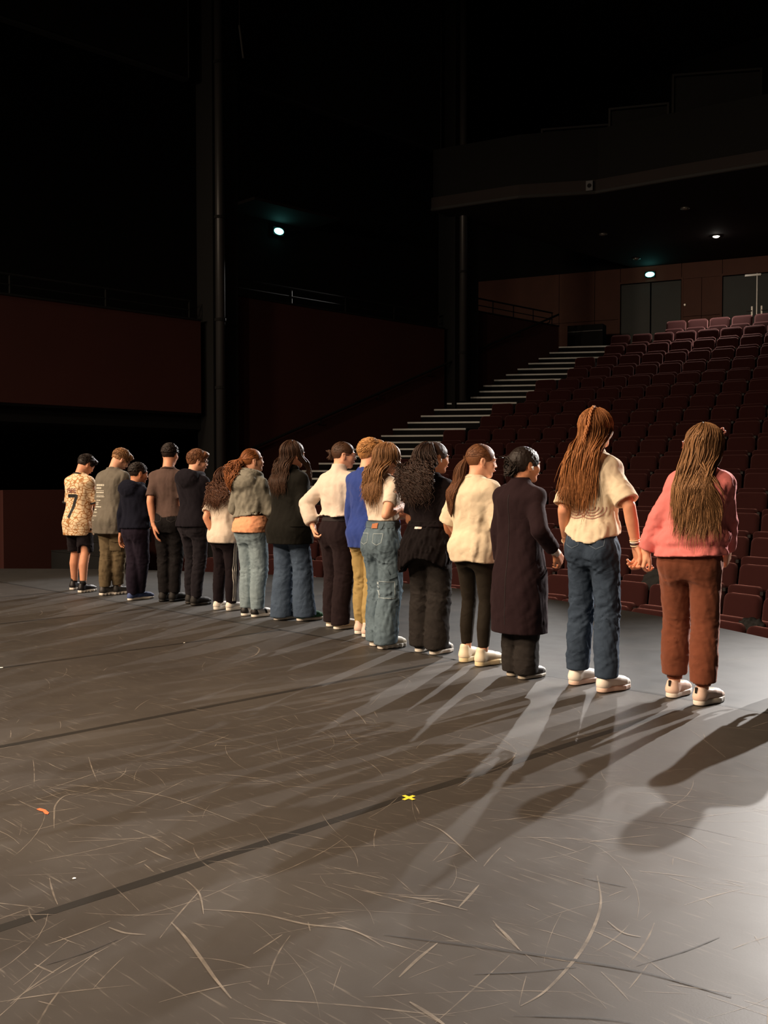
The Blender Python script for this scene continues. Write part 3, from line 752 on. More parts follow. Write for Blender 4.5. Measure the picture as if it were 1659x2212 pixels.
def head_field(c, R, s, neck):
    """c head centre, R rotation (local->body), s head height"""
    Ri = R.T
    def loc(X, Y, Z):
        x, y, z = X - f32(c[0]), Y - f32(c[1]), Z - f32(c[2])
        return [(x*f32(Ri[i, 0]) + y*f32(Ri[i, 1]) + z*f32(Ri[i, 2]))/f32(s) for i in range(3)]
    def fn(X, Y, Z):
        x, y, z = loc(X, Y, Z); ax = np.abs(x)
        d = ell(x, y, z, (0, -0.06, 0.12), (0.335, 0.42, 0.375))
        d = smin(d, ell(x, y, z, (0, 0.09, -0.10), (0.275, 0.31, 0.36)), 0.12)
        d = smin(d, seg(ax, y, z, (0.20, -0.04, -0.22), (0.06, 0.26, -0.40), 0.09, 0.085), 0.10)
        d = smin(d, seg(ax, y, z, (0.03, 0.375, 0.085), (0.19, 0.33, 0.095), 0.030, 0.03), 0.06)      # brow
        d = smax(d, -ell(ax, y, z, (0.135, 0.455, 0.025), (0.085, 0.09, 0.055)), 0.05)                 # eye sockets
        d = smin(d, ell(ax, y, z, (0.135, 0.335, 0.025), (0.06, 0.055, 0.042)), 0.02)                  # lids
        d = smin(d, seg(x, y, z, (0, 0.375, 0.05), (0, 0.448, -0.110), 0.024, 0.034), 0.04)            # nose
        d = smin(d, ell(ax, y, z, (0.040, 0.408, -0.122), (0.034, 0.04, 0.028)), 0.03)
        d = smin(d, ell(x, y, z, (0, 0.375, -0.215), (0.095, 0.045, 0.026)), 0.03)                     # lips
        d = smin(d, ell(x, y, z, (0, 0.37, -0.262), (0.080, 0.045, 0.030)), 0.025)
        d = smin(d, ell(ax, y, z, (0.16, 0.25, -0.10), (0.11, 0.12, 0.12)), 0.08)                      # cheeks
        ear = ell(ax - (y + 0.04)*0.0, y, z, (0.345, -0.045 , -0.02), (0.040, 0.085, 0.135))
        ear = smin(ear, ell(ax, y, z, (0.335, -0.015, -0.125), (0.032, 0.04, 0.05)), 0.03)
        ear = smax(ear, -ell(ax, y, z, (0.385, -0.02, 0.0), (0.03, 0.045, 0.075)), 0.02)
        d = smin(d, ear, 0.02)
        d = d*f32(s)
        return smin(d, neck(X, Y, Z), 0.035)
    return fn, loc

def hair_cap(loc, s, style, seed):
    t, nape, front = style.get('t', 0.03), style.get('nape', -0.22), style.get('front', 1.0)
    def fn(X, Y, Z):
        x, y, z = loc(X, Y, Z); ax = np.abs(x)
        d = ell(x, y, z, (0, -0.065, 0.125), (0.335 + t, 0.42 + t, 0.375 + t*style.get('top', 1.0)))
        if style.get('nape_r'): d = smin(d, seg(x, y, z, (0, -0.26, -0.05), (0, -0.22, nape), 0.2, style['nape_r']), 0.1)
        d = smax(d, -ell(x, y, z, (0, 0.60, -0.16*front), (0.43, 0.47, 0.50)), 0.03)           # forehead and face
        d = smax(d, np.minimum(y + 0.16, -(z + 0.02) + 0.0*ax), 0.03)                             # in front of and below the ears
        d = smax(d, nape - z, 0.03)
        ear_cut = ell(ax, y, z, (0.37, -0.045, -0.03), (0.075, 0.105, 0.15))
        d = smax(d, -ear_cut, 0.02)
        if style.get('quiff'): d = smin(d, ell(x, y, z, (0.04, 0.27, 0.36), (0.26, 0.17, 0.13)), 0.08)
        a = style.get('amp', 0.012)
        d = d + folds(x, y, z, seed, style.get('lam', 0.22), a, (1, 1, 0.5)) + folds(x, y, z, seed + 5, style.get('lam', 0.22)*0.4, a*0.5)
        return d*f32(s)
    return fn

PEOPLE = []
BODY_Z = [(0.445, .070, .058, -.004), (.475, .088, .066, -.008), (.515, .098, .072, -.010), (.555, .092, .066, -.006), (.60, .080, .057, 0), (.635, .076, .054, .002),
          (.69, .083, .058, .002), (.74, .092, .062, 0), (.785, .092, .058, -.003), (.815, .070, .046, -.005), (.845, .036, .034, -.004)]

def build_person(c):
    h = c['h'] - 0.03; wd_ = c.get('w', 1.0); seed = c['seed']; res = c.get('res', 1.0)
    base = on_floor(*c['px']); az = YAW - math.atan((c['px'][0] - W/2)/FPX) - math.radians(c['yaw'])
    ca, sa = math.cos(az), math.sin(az)
    def to_local(p):
        d = np.array(p) - np.array([base[0], base[1], 0]); return np.array([d[0]*ca + d[1]*sa, -d[0]*sa + d[1]*ca, d[2]])
    D0 = depth_of((base[0], base[1], 1.0))
    def pxl(x, y, dd=0.0): return to_local(at_depth(x, y, D0 + dd))
    lx, ly = c.get('lean', (0.0, 0.0))          # metres shifted at neck level
    zb, zn = 0.50*h, 0.84*h
    def sx(Z): return np.clip((Z - zb)/(zn - zb), 0, 1.3)*f32(lx)
    def sy(Z): return np.clip((Z - zb)/(zn - zb), 0, 1.3)**1.3*f32(ly)
    sy1 = lambda z: float(sy(np.array(z, dtype=f32))); sx1 = lambda z: float(sx(np.array(z, dtype=f32)))
    # skeleton
    shw = c.get('shoulder', 0.094)*h
    sh = {s: np.array([s*shw + sx1(.80*h), sy1(.80*h) - 0.006*h, c.get('shz', 0.792)*h]) for s in (-1, 1)}
    Hh = c.get('head', 0.143)*h
    Rh = rotm(math.radians(c.get('hyaw', 0)), math.radians(c.get('hpitch', 0)), math.radians(c.get('hroll', 0)))
    piv = np.array([lx*1.05, sy1(.86*h) + 0.012*h, h - Hh*0.84])
    hc_ = piv + Rh @ np.array([0, 0.10, 0.34])*Hh
    nb = np.array([sx1(.82*h), sy1(.82*h) - 0.006*h, .833*h])
    nt_ = piv + Rh @ np.array([0, -0.02, 0.08])*Hh
    nr = 0.034*h*c.get('neck', 1.0)
    neck = lambda X, Y, Z: seg(X, Y, Z, nb, nt_, nr*1.12, nr)
    feet = c.get('feet', {-1: (-0.055*h, 0.0, 8), 1: (0.055*h, 0.0, -8)})
    hip = {s: np.array([s*0.050*h*wd_, 0.0, 0.50*h]) for s in (-1, 1)}
    ank, knee, = {}, {}
    for s in (-1, 1):
        fx, fy, fa = feet[s]; ank[s] = np.array([fx, fy, 0.050*h])
        knee[s] = (hip[s] + ank[s])/2 + np.array([0, c.get('knee', 0.018)*h, 0.012*h])
    la, lf = 0.168*h*c.get('al', 1.0), 0.148*h*c.get('al', 1.0)
    elb, wri = {}, {}
    for s in (-1, 1):
        a = c['arms'][s]
        tgt = pxl(*a['hand']) if 'hand' in a else np.array(a['at'])*h
        elb[s], wri[s] = ik(sh[s], tgt, la, lf, a.get('pole', (0.3*s, -1, 0)))
    bl = c.get('bare', 0.80)
    ar = c.get('arm_r', 1.0)*h
    def arm_chain(s): return [sh[s], (sh[s] + elb[s])/2, elb[s], elb[s]*0.6 + wri[s]*0.4, wri[s]], [.030*ar, .0265*ar, .0225*ar, .0225*ar, .0155*ar]
    prof = [(z*h, a*h*wd_*.88, b*h*wd_*.84, y*h) for z, a, b, y in BODY_Z]
    torso = lambda X, Y, Z: loft(X, Y, Z, prof, sx, sy)
    def body(X, Y, Z):
        d = torso(X, Y, Z)
        for s in (-1, 1):
            d = smin(d, seg(X, Y, Z, nb - np.array([0, 0, .008*h]), sh[s], .022*h, .024*h), 0.02)
            P, R = arm_chain(s); d = smin(d, chain(X, Y, Z, P, R), 0.035)
            d = smin(d, chain(X, Y, Z, [hip[s], knee[s], knee[s]*0.62 + ank[s]*0.38 + np.array([0, -0.012*h, 0]), ank[s], ank[s] - np.array([0, 0, .02*h])], [.052*h*wd_*bl, .034*h*bl, .033*h*bl, .021*h, .021*h]), 0.03)
        return smin(d, neck(X, Y, Z), 0.03)
    pts = np.array([sh[-1], sh[1], elb[-1], elb[1], wri[-1], wri[1], ank[-1], ank[1], nb])
    lo = pts.min(0) - 0.09; hi = pts.max(0) + 0.09; lo[2] = 0.02; hi[2] = 0.87*h
    lo = np.minimum(lo, [-.17*h, -.14*h, 0.02]); hi = np.maximum(hi, [.17*h, .14*h, .87*h])
    V, F = surface_nets(body, lo, hi, 0.0128*res)
    Vs, Fs = [V], [F]; n = len(V)
    # head
    hf, hloc = head_field(hc_, Rh, Hh, lambda X, Y, Z: np.maximum(neck(X, Y, Z), .83*h - Z))
    e = Hh*0.60
    V, F = surface_nets(hf, [min(hc_[0] - e, nb[0] - .05), min(hc_[1] - e, nb[1] - .06), .825*h], [max(hc_[0] + e, nb[0] + .05), max(hc_[1] + e, nb[1] + .06), hc_[2] + e], 0.0052*min(res, 1.25))
    Vs.append(V); Fs.append(F + n); n += len(V)
    # hands
    for s in (-1, 1):
        a = c['arms'][s]
        Dv = wri[s] - elb[s]; Dv /= np.linalg.norm(Dv)
        if 'aim' in a: Dv = Dv*0.35 + np.array(a['aim'], float); Dv /= np.linalg.norm(Dv)
        Nv = np.array(a.get('back', (s*1.0, -0.15, 0.0)), float); Nv -= Dv*(Nv @ Dv); Nv /= np.linalg.norm(Nv)
        Sv = np.cross(Dv, Nv)*(1 if s > 0 else -1)
        if a.get('flip'): Sv = -Sv
        hfn, hp = hand_field(wri[s], Dv, Nv, Sv, 0.60*h/0.96, a.get('curl', (0.35, 0.45, 0.35)), a.get('spread', 0.07))
        Pc, Rc = arm_chain(s)
        fore = lambda X, Y, Z, s=s, Pc=Pc, Rc=Rc: seg(X, Y, Z, Pc[3], Pc[4], Rc[3], Rc[4])
        lim = lambda X, Y, Z, s=s, Dv=Dv: (X - f32(wri[s][0]))*f32(Dv[0]) + (Y - f32(wri[s][1]))*f32(Dv[1]) + (Z - f32(wri[s][2]))*f32(Dv[2])
        fn = lambda X, Y, Z: smin(hfn(X, Y, Z), np.maximum(fore(X, Y, Z), -0.05 - lim(X, Y, Z)), 0.012)
        q0 = np.minimum(hp.min(0), wri[s] - .045) - .018; q1 = np.maximum(hp.max(0), wri[s] + .045) + .018
        V, F = surface_nets(fn, q0, q1, 0.0045*min(res, 1.2))
        Vs.append(V); Fs.append(F + n); n += len(V)
    root = mesh('person', np.concatenate(Vs), np.concatenate(Fs).astype(np.int32), skin_mat(c['skin']), None, True)
    root.location = (base[0], base[1], 0.002); root.rotation_euler = (0, 0, az)
    tag(root, c['label'], 'person', 'children standing in a line across the stage')

    # eyes, brows, mouth
    def hp(x, y, z): return hc_ + Rh @ np.array([x, y, z])*Hh
    for s in (-1, 1):
        ms = MB(); p = hp(s*0.135, 0.375, 0.025); v = []
        fx_ = Rh @ np.array([1, 0, 0]); fy_ = Rh @ np.array([0, 1, 0]); fz_ = Rh @ np.array([0, 0, 1])
        for (r, dy) in ((0.050, 0.0), (0.036, 0.012), (0.0, 0.016)):
            for k in range(10): an = 2*PI*k/10; v.append(p + (fx_*math.cos(an)*r*1.0 + fz_*math.sin(an)*r*0.55 + fy_*dy)*Hh)
        ms.add(v, [(j*10 + k, j*10 + (k+1) % 10, (j+1)*10 + (k+1) % 10, (j+1)*10 + k) for j in range(2) for k in range(10)]); ms.build('eye', mat('eye_dark', (38, 26, 22), 0.2, 0.3, 300), root, True)
        MB().tube([hp(s*0.06, 0.412, 0.105), hp(s*0.13, 0.405, 0.125), hp(s*0.20, 0.365, 0.110)], [0.010*Hh, 0.013*Hh, 0.006*Hh], 6).build('eyebrow', c['hairm'], root, True)
    MB().tube([hp(-0.085, 0.385, -0.24), hp(-0.03, 0.424, -0.238), hp(0.03, 0.424, -0.238), hp(0.085, 0.385, -0.24)], [0.010*Hh, 0.020*Hh, 0.020*Hh, 0.010*Hh], 6).build('lips', mat('lips', (196, 104, 92), 0.5), root, True)

    # trousers
    t = c['legs']; tm = t['m']; wz = t.get('waist', 0.605)*h
    rt, rk, rc, rh_ = [v*h for v in t['r']]; hem = t['hem']*h; ease = t.get('ease', 0.006)*h
    hs_ = t.get('hip', 1.0); tprof = [(z*h, a*.94*h*wd_*hs_ + ease, b*h*wd_*hs_ + ease, y*h*hs_) for z, a, b, y in [(.445, .060, .050, -.004), (.475, .088, .062, -.006), (.515, .099, .069, -.009), (.555, .094, .066, -.006), (.60, .083, .060, 0), (.66, .079, .056, .002)]]
    def trous(X, Y, Z):
        d = loft(X, Y, Z, tprof, sx, sy)
        for s in (-1, 1):
            d = smin(d, ell(X, Y, Z, (s*0.044*h*wd_, -0.034*h*hs_, .505*h), (.050*h*wd_*hs_, .040*h*hs_, .058*h)), 0.04)
            kk = knee[s]; aa = np.array([ank[s][0], ank[s][1] + t.get('flare', 0.0)*h, min(hem, ank[s][2])])
            mid = kk*0.5 + aa*0.5 + np.array([0, -0.008*h, 0])
            lg = chain(X, Y, Z, [hip[s] + np.array([0, 0, -.01*h]), kk, mid, aa, aa - np.array([0, 0, .05*h])], [rt, rk, rc, rh_, rh_])
            lgs = lg if s < 0 else smin(lgs, lg, 0.010)
        d = smin(d, lgs, 0.045*t.get('blend', 1.0))
        wr = t.get('wr', 1.0)
        zk = np.exp(-((Z - .27*h)/(.07*h))**2) + 0.7*np.exp(-((Z - hem - .04*h)/(.05*h))**2) + 0.55*np.exp(-((Z - .44*h)/(.05*h))**2)
        hf_ = np.clip((Z - hem)/(.05*h), .15, 1)
        d = d + hf_*(folds(X, Y, Z, seed, .18, .0042*wr, (1, 1, .45)) + zk*folds(X, Y, Z, seed + 3, .085, .0050*wr, (.35, .35, 1.3)))
        d = np.maximum(d, np.maximum(hem - Z + (Y - 0.0)*t.get('hemslope', 0.10), Z - wz - sy(Z)*0))
        for s in (-1, 1):                                          # open trouser ends
            aa = np.array([ank[s][0], ank[s][1] + t.get('flare', 0.0)*h, hem])
            d = np.maximum(d, -seg(X, Y, Z, aa - np.array([0, 0, .06]), aa + np.array([0, 0, .025]), rh_ - .021, rh_ - .021))
        if t.get('cuff'):
            for s in (-1, 1): d = smin(d, np.maximum(np.abs(Z - (hem - .004*h)) - .014*h, seg(X, Y, Z, ank[s] - np.array([0, 0, .1]), ank[s] + np.array([0, 0, .1]), t['cuff']*h, t['cuff']*h)), 0.008)
        return d
    lx0 = min(ank[-1][0], -.12*h) - .10; lx1 = max(ank[1][0], .12*h) + .10
    V, F = surface_nets(trous, [lx0, min(-.17*h, ank[-1][1] - .12, ank[1][1] - .12), hem - .03], [lx1, max(.15*h, ank[-1][1] + .13, ank[1][1] + .13), wz + .02], 0.0095*res)
    TR = mesh(t.get('name', 'trousers'), V, F.astype(np.int32), tm, root, True); TB = BVHTree.FromPolygons([tuple(v) for v in V], [tuple(q) for q in F.tolist()])

    # top
    g = c['top']; gm = g['m']; hemz = g['hem']*h; E = g.get('ease', 0.012)*h; slv = g.get('sleeve', 0.5); sr = g.get('sr', (0.045, 0.048))
    flare = g.get('flare', 0.0)*h; gw = g.get('gw', 1.0)
    gp = []
    for z in (hemz/h - .03, hemz/h, (hemz/h + .60)/2 if hemz/h < .58 else .60, .62, .69, .75, .79, .815, .838, .852):
        a = np.interp(z, [p[0] for p in BODY_Z], [p[1] for p in BODY_Z]); b = np.interp(z, [p[0] for p in BODY_Z], [p[2] for p in BODY_Z]); y = np.interp(z, [p[0] for p in BODY_Z], [p[3] for p in BODY_Z])
        lowf = np.clip((.66 - z)/.16, 0, 1.6)
        if z < .62: a = max(a, .088); b = max(b, .064)
        ee = E*(1.0 if z < .79 else np.clip((.86 - z)/.07, 0.15, 1))
        gp.append((z*h, a*h*wd_*gw + ee + flare*lowf, b*h*wd_ + ee*1.0 + flare*lowf*0.85, y*h))
    gp = sorted(set(gp))
    gp2 = [gp[0]]
    for q in gp[1:]:
        if q[0] - gp2[-1][0] > .008*h: gp2.append(q)
    slp = {}
    for s in (-1, 1):
        if slv <= 0.56: q = slv/0.56; pe = sh[s]*(1 - q) + elb[s]*q; slp[s] = ([sh[s] + np.array([-s*.012*h, 0, -.004*h]), pe], (pe - sh[s]))
        else:
            q = (slv - .56)/.44; pe = elb[s]*(1 - q) + wri[s]*q; slp[s] = ([sh[s] + np.array([-s*.012*h, 0, -.004*h]), elb[s], pe], (pe - elb[s]))
    def top(X, Y, Z):
        d = loft(X, Y, Z, gp2, sx, sy, 2.5); wr = g.get('wr', 1.0)
        for s in (-1, 1): d = smin(d, seg(X, Y, Z, nb + np.array([0, 0, -.006*h]), sh[s], (.030*h + E*0.4), (.031*h + E*0.5)), .03)
        d = d + folds(X, Y, Z, seed + 21, .24, .0060*wr, (1, 1, .22)) + folds(X, Y, Z, seed + 22, .13, .0020*wr, (1, 1, .5)) * np.clip((.80*h - Z)/(.12*h), 0, 1)
        hs = g.get('hemx', 0.0)*X + g.get('hemy', 0.0)*Y + g.get('hemw', 0.0)*h*np.sin(X*26 + seed)
        if g.get('vee'): hs = hs - g['vee']*h*np.exp(-((X - g.get('veex', 0)*h)/(.06*h))**2)*(Y < 0)
        if g.get('gather'): d = d - g['gather']*np.exp(-((Z - hemz - hs - .07*h)/(.03*h))**2)
        d = np.maximum(d, hemz + hs - Z)
        if g.get('band'):                                         # ribbed waistband pulls the hem in
            d = smin(d + .006*np.exp(-((Z - hemz - hs - .035*h)/(.010*h))**2), np.maximum(loft(X, Y, Z, [(hemz - .01, *[v*1.0 for v in g['band']], -.006*h), (hemz + .05*h, *g['band'], -.006*h)], sx, sy) , np.maximum(hemz + hs - Z, Z - hemz - hs - .032*h)), .004)
        inner = loft(X, Y, Z, [(hemz - .1, gp2[1][1] - .022, gp2[1][2] - .022, gp2[1][3]), (hemz + .1, gp2[1][1] - .022, gp2[1][2] - .022, gp2[1][3])], sx, sy, 2.5)
        if not g.get('solid'): d = np.maximum(d, -np.maximum(inner, Z - hemz - hs - .025))
        for s in (-1, 1):
            P, dv = slp[s]; dv = dv/np.linalg.norm(dv)
            R = [sr[0]*h, sr[1]*h] if len(P) == 2 else [sr[0]*h, (sr[0] + sr[1])/2*h*g.get('elbow', 1.0), sr[1]*h]
            q = chain(X, Y, Z, P, R)
            if len(P) == 3 and g.get('puff'): q = smin(q, seg(X, Y, Z, P[1]*.6 + P[2]*.4, P[1]*.25 + P[2]*.75, sr[1]*h*1.30, sr[1]*h*1.35), .03)
            pe = P[-1]; ln = (X - f32(pe[0]))*f32(dv[0]) + (Y - f32(pe[1]))*f32(dv[1]) + (Z - f32(pe[2]))*f32(dv[2])
            q = q + np.clip(-ln/(.04*h), .2, 1)*folds(X, Y, Z, seed + 11*s, .13, .0030*wr)
            q = np.maximum(q, ln)
            q = np.maximum(q, -seg(X, Y, Z, pe - dv*.03, pe + dv*.06, R[-1] - .019, R[-1] - .019))
            d = smin(d, q, .028)
        if g.get('collar'):
            ct = nb*.35 + nt_*.65
            d = smin(d, np.maximum(seg(X, Y, Z, nb, nt_, nr*1.12 + .011, nr + .011), (Z - ct[2] - g['collar']*h)), .012)
        if g.get('hood'):
            hk = g['hood']; cy_ = sy1(.82*h)
            hd = smin(ell(X, Y, Z, (lx, cy_ - .066*h, .815*h), (.074*h*hk, .036*h*hk, .050*h*hk)), chain(X, Y, Z, [(lx - .058*h, cy_ + .02*h, .838*h), (lx - .062*h, cy_ - .035*h, .84*h), (lx, cy_ - .062*h, .845*h), (lx + .062*h, cy_ - .035*h, .84*h), (lx + .058*h, cy_ + .02*h, .838*h)], [.018*h*hk]*5), .03)
            d = smin(d, hd + folds(X, Y, Z, seed + 31, .08, .004), .018)
        return d
    tp = np.array([p for s in (-1, 1) for p in slp[s][0]] + [nb]); mr = max(sr[0], sr[1]*1.5)*h + .03
    mx_ = max(max(q[1] for q in gp2), max(q[2] for q in gp2)) + .03
    lo = np.minimum(tp.min(0) - mr, [-mx_ + min(lx, 0), -mx_*0.9 + min(ly, 0) - .02, 0]); hi = np.maximum(tp.max(0) + mr, [mx_ + max(lx, 0), mx_*0.9 + max(ly, 0), 0])
    zmin = min(hemz - .06 - abs(g.get('hemx', 0))*.15 - g.get('vee', 0)*h, tp[:, 2].min() - mr); lo[2] = zmin; hi[2] = max(.90*h, tp[:, 2].max() + mr)
    V, F = surface_nets(top, lo, hi, 0.0090*res)
    TOP = mesh(g['name'], V, F.astype(np.int32), gm, root, True)
    BV = BVHTree.FromPolygons([tuple(v) for v in V], [tuple(q) for q in F.tolist()])
    if g.get('rib'):
        th = np.linspace(0, 2*PI, 25); axd = (nt_ - nb)/np.linalg.norm(nt_ - nb); cc = nb + axd*(.008*h)
        u = np.cross(axd, [1, 0, 0]); u /= np.linalg.norm(u); w2 = np.cross(axd, u)
        MB().tube([cc + (u*math.cos(a) + w2*math.sin(a))*(nr*1.12 + .013) for a in th], 0.0075*h/1.6, 6).build('neck_rib', g['rib'], TOP, True)

    # shoes
    sh_ = c['shoes']; L0 = 0.152*h*sh_.get('size', 1.0)/0.25; sole_h = sh_.get('sole_h', 0.028)
    key = ('shoe', round(L0, 4), sh_.get('kind', ''), sole_h)
    def up(X, Y, Z):
        x, y, z = X/L0, Y/L0, Z/L0
        d = chain(x, y, z, [(0, -.028, .048), (0, .02, .060), (0, .085, .052), (0, .135, .042), (0, .165, .036)], [.036, .037, .0385, .038, .030])
        d = smin(d, seg(x, y, z, (0, -.030, .05), (0, -.026, .105 if sh_.get('high') else .088), .034, .033), .03)
        d = smin(d, seg(x, y, z, (0, .005, .08), (0, .075, .066), .030, .024), .02)
        d = np.maximum(d, (sole_h*0.8) - z); d = np.maximum(d, z - (.118 if sh_.get('high') else .098) + np.clip(y, -.1, .05)*0.25)
        d = np.maximum(d, -seg(x, y, z, (0, -.018, .075), (0, -.016, .16), .024, .030))
        return d*f32(L0)
    def so(X, Y, Z):
        x, y, z = X/L0, Y/L0, Z/L0
        d2 = chain(x, y, z*0, [(0, -.030, 0), (.002, .03, 0), (.004, .11, 0), (0, .160, 0)], [.038, .035, .0445, .034])
        q = smax(d2, np.abs(z - sole_h/2 - 0.0) - sole_h/2 - .004*np.clip(y - .12, 0, 1)*4, .010)
        if sh_.get('wavy'): q = q + .003*np.sin(y*140)*(z < sole_h*.8)
        return np.maximum(q, -z + .0005)*f32(L0)
    Vu, Fu = surface_nets(up, [-.06*L0, -.085*L0, 0], [.06*L0, .215*L0, .14*L0], 0.0050*min(res, 1.2))
    Vl, Fl = surface_nets(so, [-.06*L0, -.085*L0, -.006], [.065*L0, .215*L0, .06*L0], 0.0050*min(res, 1.2))
    for s in (-1, 1):
        fx, fy, fa = feet[s]
        sho = mesh('shoe', Vu, Fu.astype(np.int32), sh_['m'], root, True); sho.location = (fx, fy, 0); sho.rotation_euler = (0, 0, math.radians(fa))
        mesh('sole', Vl, Fl.astype(np.int32), sh_['sole'], sho, True)
        if sh_.get('tab'): MB().box((-.006*L0, -.070*L0, .074*L0), (.006*L0, -.058*L0, .108*L0)).build('heel_tab', sh_['tab'], sho)
        if sh_.get('laces'):
            for k in range(4):
                y = .035 + k*.019; z = .094 - k*.0075
                MB().tube([(-.026*L0, y*L0, (z - .010)*L0), (0, (y + .004)*L0, z*L0), (.026*L0, y*L0, (z - .010)*L0)], .0032, 5).build('lace', sh_['laces'], sho, True)
        if sh_.get('stripe'):
            for q in (-1, 1):
                for k in range(sh_.get('nstripe', 3)):
                    y0 = .045 + k*.020; pts_ = []
                    for tt in np.linspace(0, 1, 6):
                        z = .036 + tt*.040; y = y0 - tt*.022; lo_, hi_ = 0.0, .06
                        for _ in range(14):
                            mm = (lo_ + hi_)/2
                            if float(up(np.array(mm*L0), np.array(y*L0), np.array(z*L0))) < 0: lo_ = mm
                            else: hi_ = mm
                        pts_.append((q*(lo_*L0 + .0006), y*L0, z*L0))
                    MB().tube(pts_, .0042, 5).build('side_stripe', sh_['stripe'], sho, True)
        if sh_.get('sock'):
            MB().tube([(ank[s][0], ank[s][1] - .004, .055*h), (ank[s][0], ank[s][1] - .004, sh_['sockz']*h)], [.0235*h, .0245*h], 14).build('sock', sh_['sock'], root, True)

    ctx = dict(root=root, top=TOP, trousers=TR, bvh=BV, tbvh=TB, h=h, hp=hp, Hh=Hh, Rh=Rh, hc=hc_, sh=sh, elb=elb, wri=wri, pxl=pxl, topf=top, loc=hloc, nb=nb, nt=nt_, nr=nr, sx=sx1, sy=sy1, seed=seed, res=res, c=c, knee=knee, ank=ank, hip=hip, to_local=to_local)
    c['hair'](ctx)
    for fn in c.get('extra', []): fn(ctx)
    PEOPLE.append(ctx)
    return ctx

# ---------------------------------------------------------------- hair styles
def cap_mesh(x, style, name='hair', parent=None):
    fn = hair_cap(x['loc'], x['Hh'], style, x['seed']); e = x['Hh']*0.68; c = x['hc']
    V, F = surface_nets(fn, c - e, c + e, 0.0058*min(x['res'], 1.2))
    return mesh(name, V, F.astype(np.int32), x['c']['hairm'], parent or x['root'], True)
def short_hair(n=750, length=0.15, rad=0.0034, mess=0.25, **st):
    def f(x):
        o = cap_mesh(x, st)
        if not n: return
        r = np.random.RandomState(x['seed'] + 50); Lk = Locks(); t = st.get('t', .03)
        for i in range(n):
            al = r.uniform(-2.5, 2.5); ph = r.uniform(-.05, 1.5)
            if abs(al) > 1.25 and ph < .35: continue
            L = length*(0.6 + 0.7*r.rand()); P = []; da = r.normal(0, mess)
            fwd = 1 if st.get('quiff') and ph > .6 else -1
            for k in range(5):
                q = k/4.0
                if fwd > 0: a2 = al + np.sign(al + 1e-6)*q*L*3.5*(1 - min(abs(al)/3.2, 1)) + da*q; p2 = ph - q*L*0.5
                else: a2 = al + da*q; p2 = ph - q*L*2.2
                P.append(skull(x, a2, p2, t*.85 + (.028*math.sin(PI*q*.8) + .02*q*(mess > .3))))
            Lk.add(P, rad*(.7 + .6*r.rand())*x['h']/1.6, .2)
        Lk.build('hair_locks', x['c']['hairm'], o)
    return f
def flush(x, Lk, store, way=None):
    A = np.concatenate([q[0][q[1]:] for q in store]); g = np.concatenate([np.full(len(q[0]) - q[1], q[2]) for q in store])
    A = push_out(x, A, g, 6 if way else 4, way); i = 0
    for P, k, _, r, tp in store:
        m = len(P) - k; P[k:] = A[i:i+m]; i += m; Lk.add(P, r, tp)
def push_out(x, P, gap, it=4, way=None):
    """keep hair points outside the clothes"""
    f = x['topf']; eps = 0.006
    for _ in range(it):
        a = [P[:, i].astype(f32) for i in range(3)]
        d = f(*a); m = d < gap
        if not m.any(): break
        g = np.stack([f(a[0] + (eps if i == 0 else 0), a[1] + (eps if i == 1 else 0), a[2] + (eps if i == 2 else 0)) - d for i in range(3)], 1)/eps
        if way is not None: g = np.tile(np.array(way, float), (len(P), 1))
        g[:, 2] *= 0.15; g /= np.linalg.norm(g, axis=1)[:, None] + 1e-6
        P = P + g*np.where(m, gap - d, 0)[:, None]*0.9
    return P
def skull(x, al, ph, t):
    """al: azimuth from the back (+ to the right), ph: elevation"""
    r = np.array([0.335 + t, 0.42 + t, 0.375 + t])
    d = np.array([math.sin(al)*math.cos(ph), -math.cos(al)*math.cos(ph), math.sin(ph)])
    return x['hp'](*(d*r + np.array([0, -0.065, 0.125])))
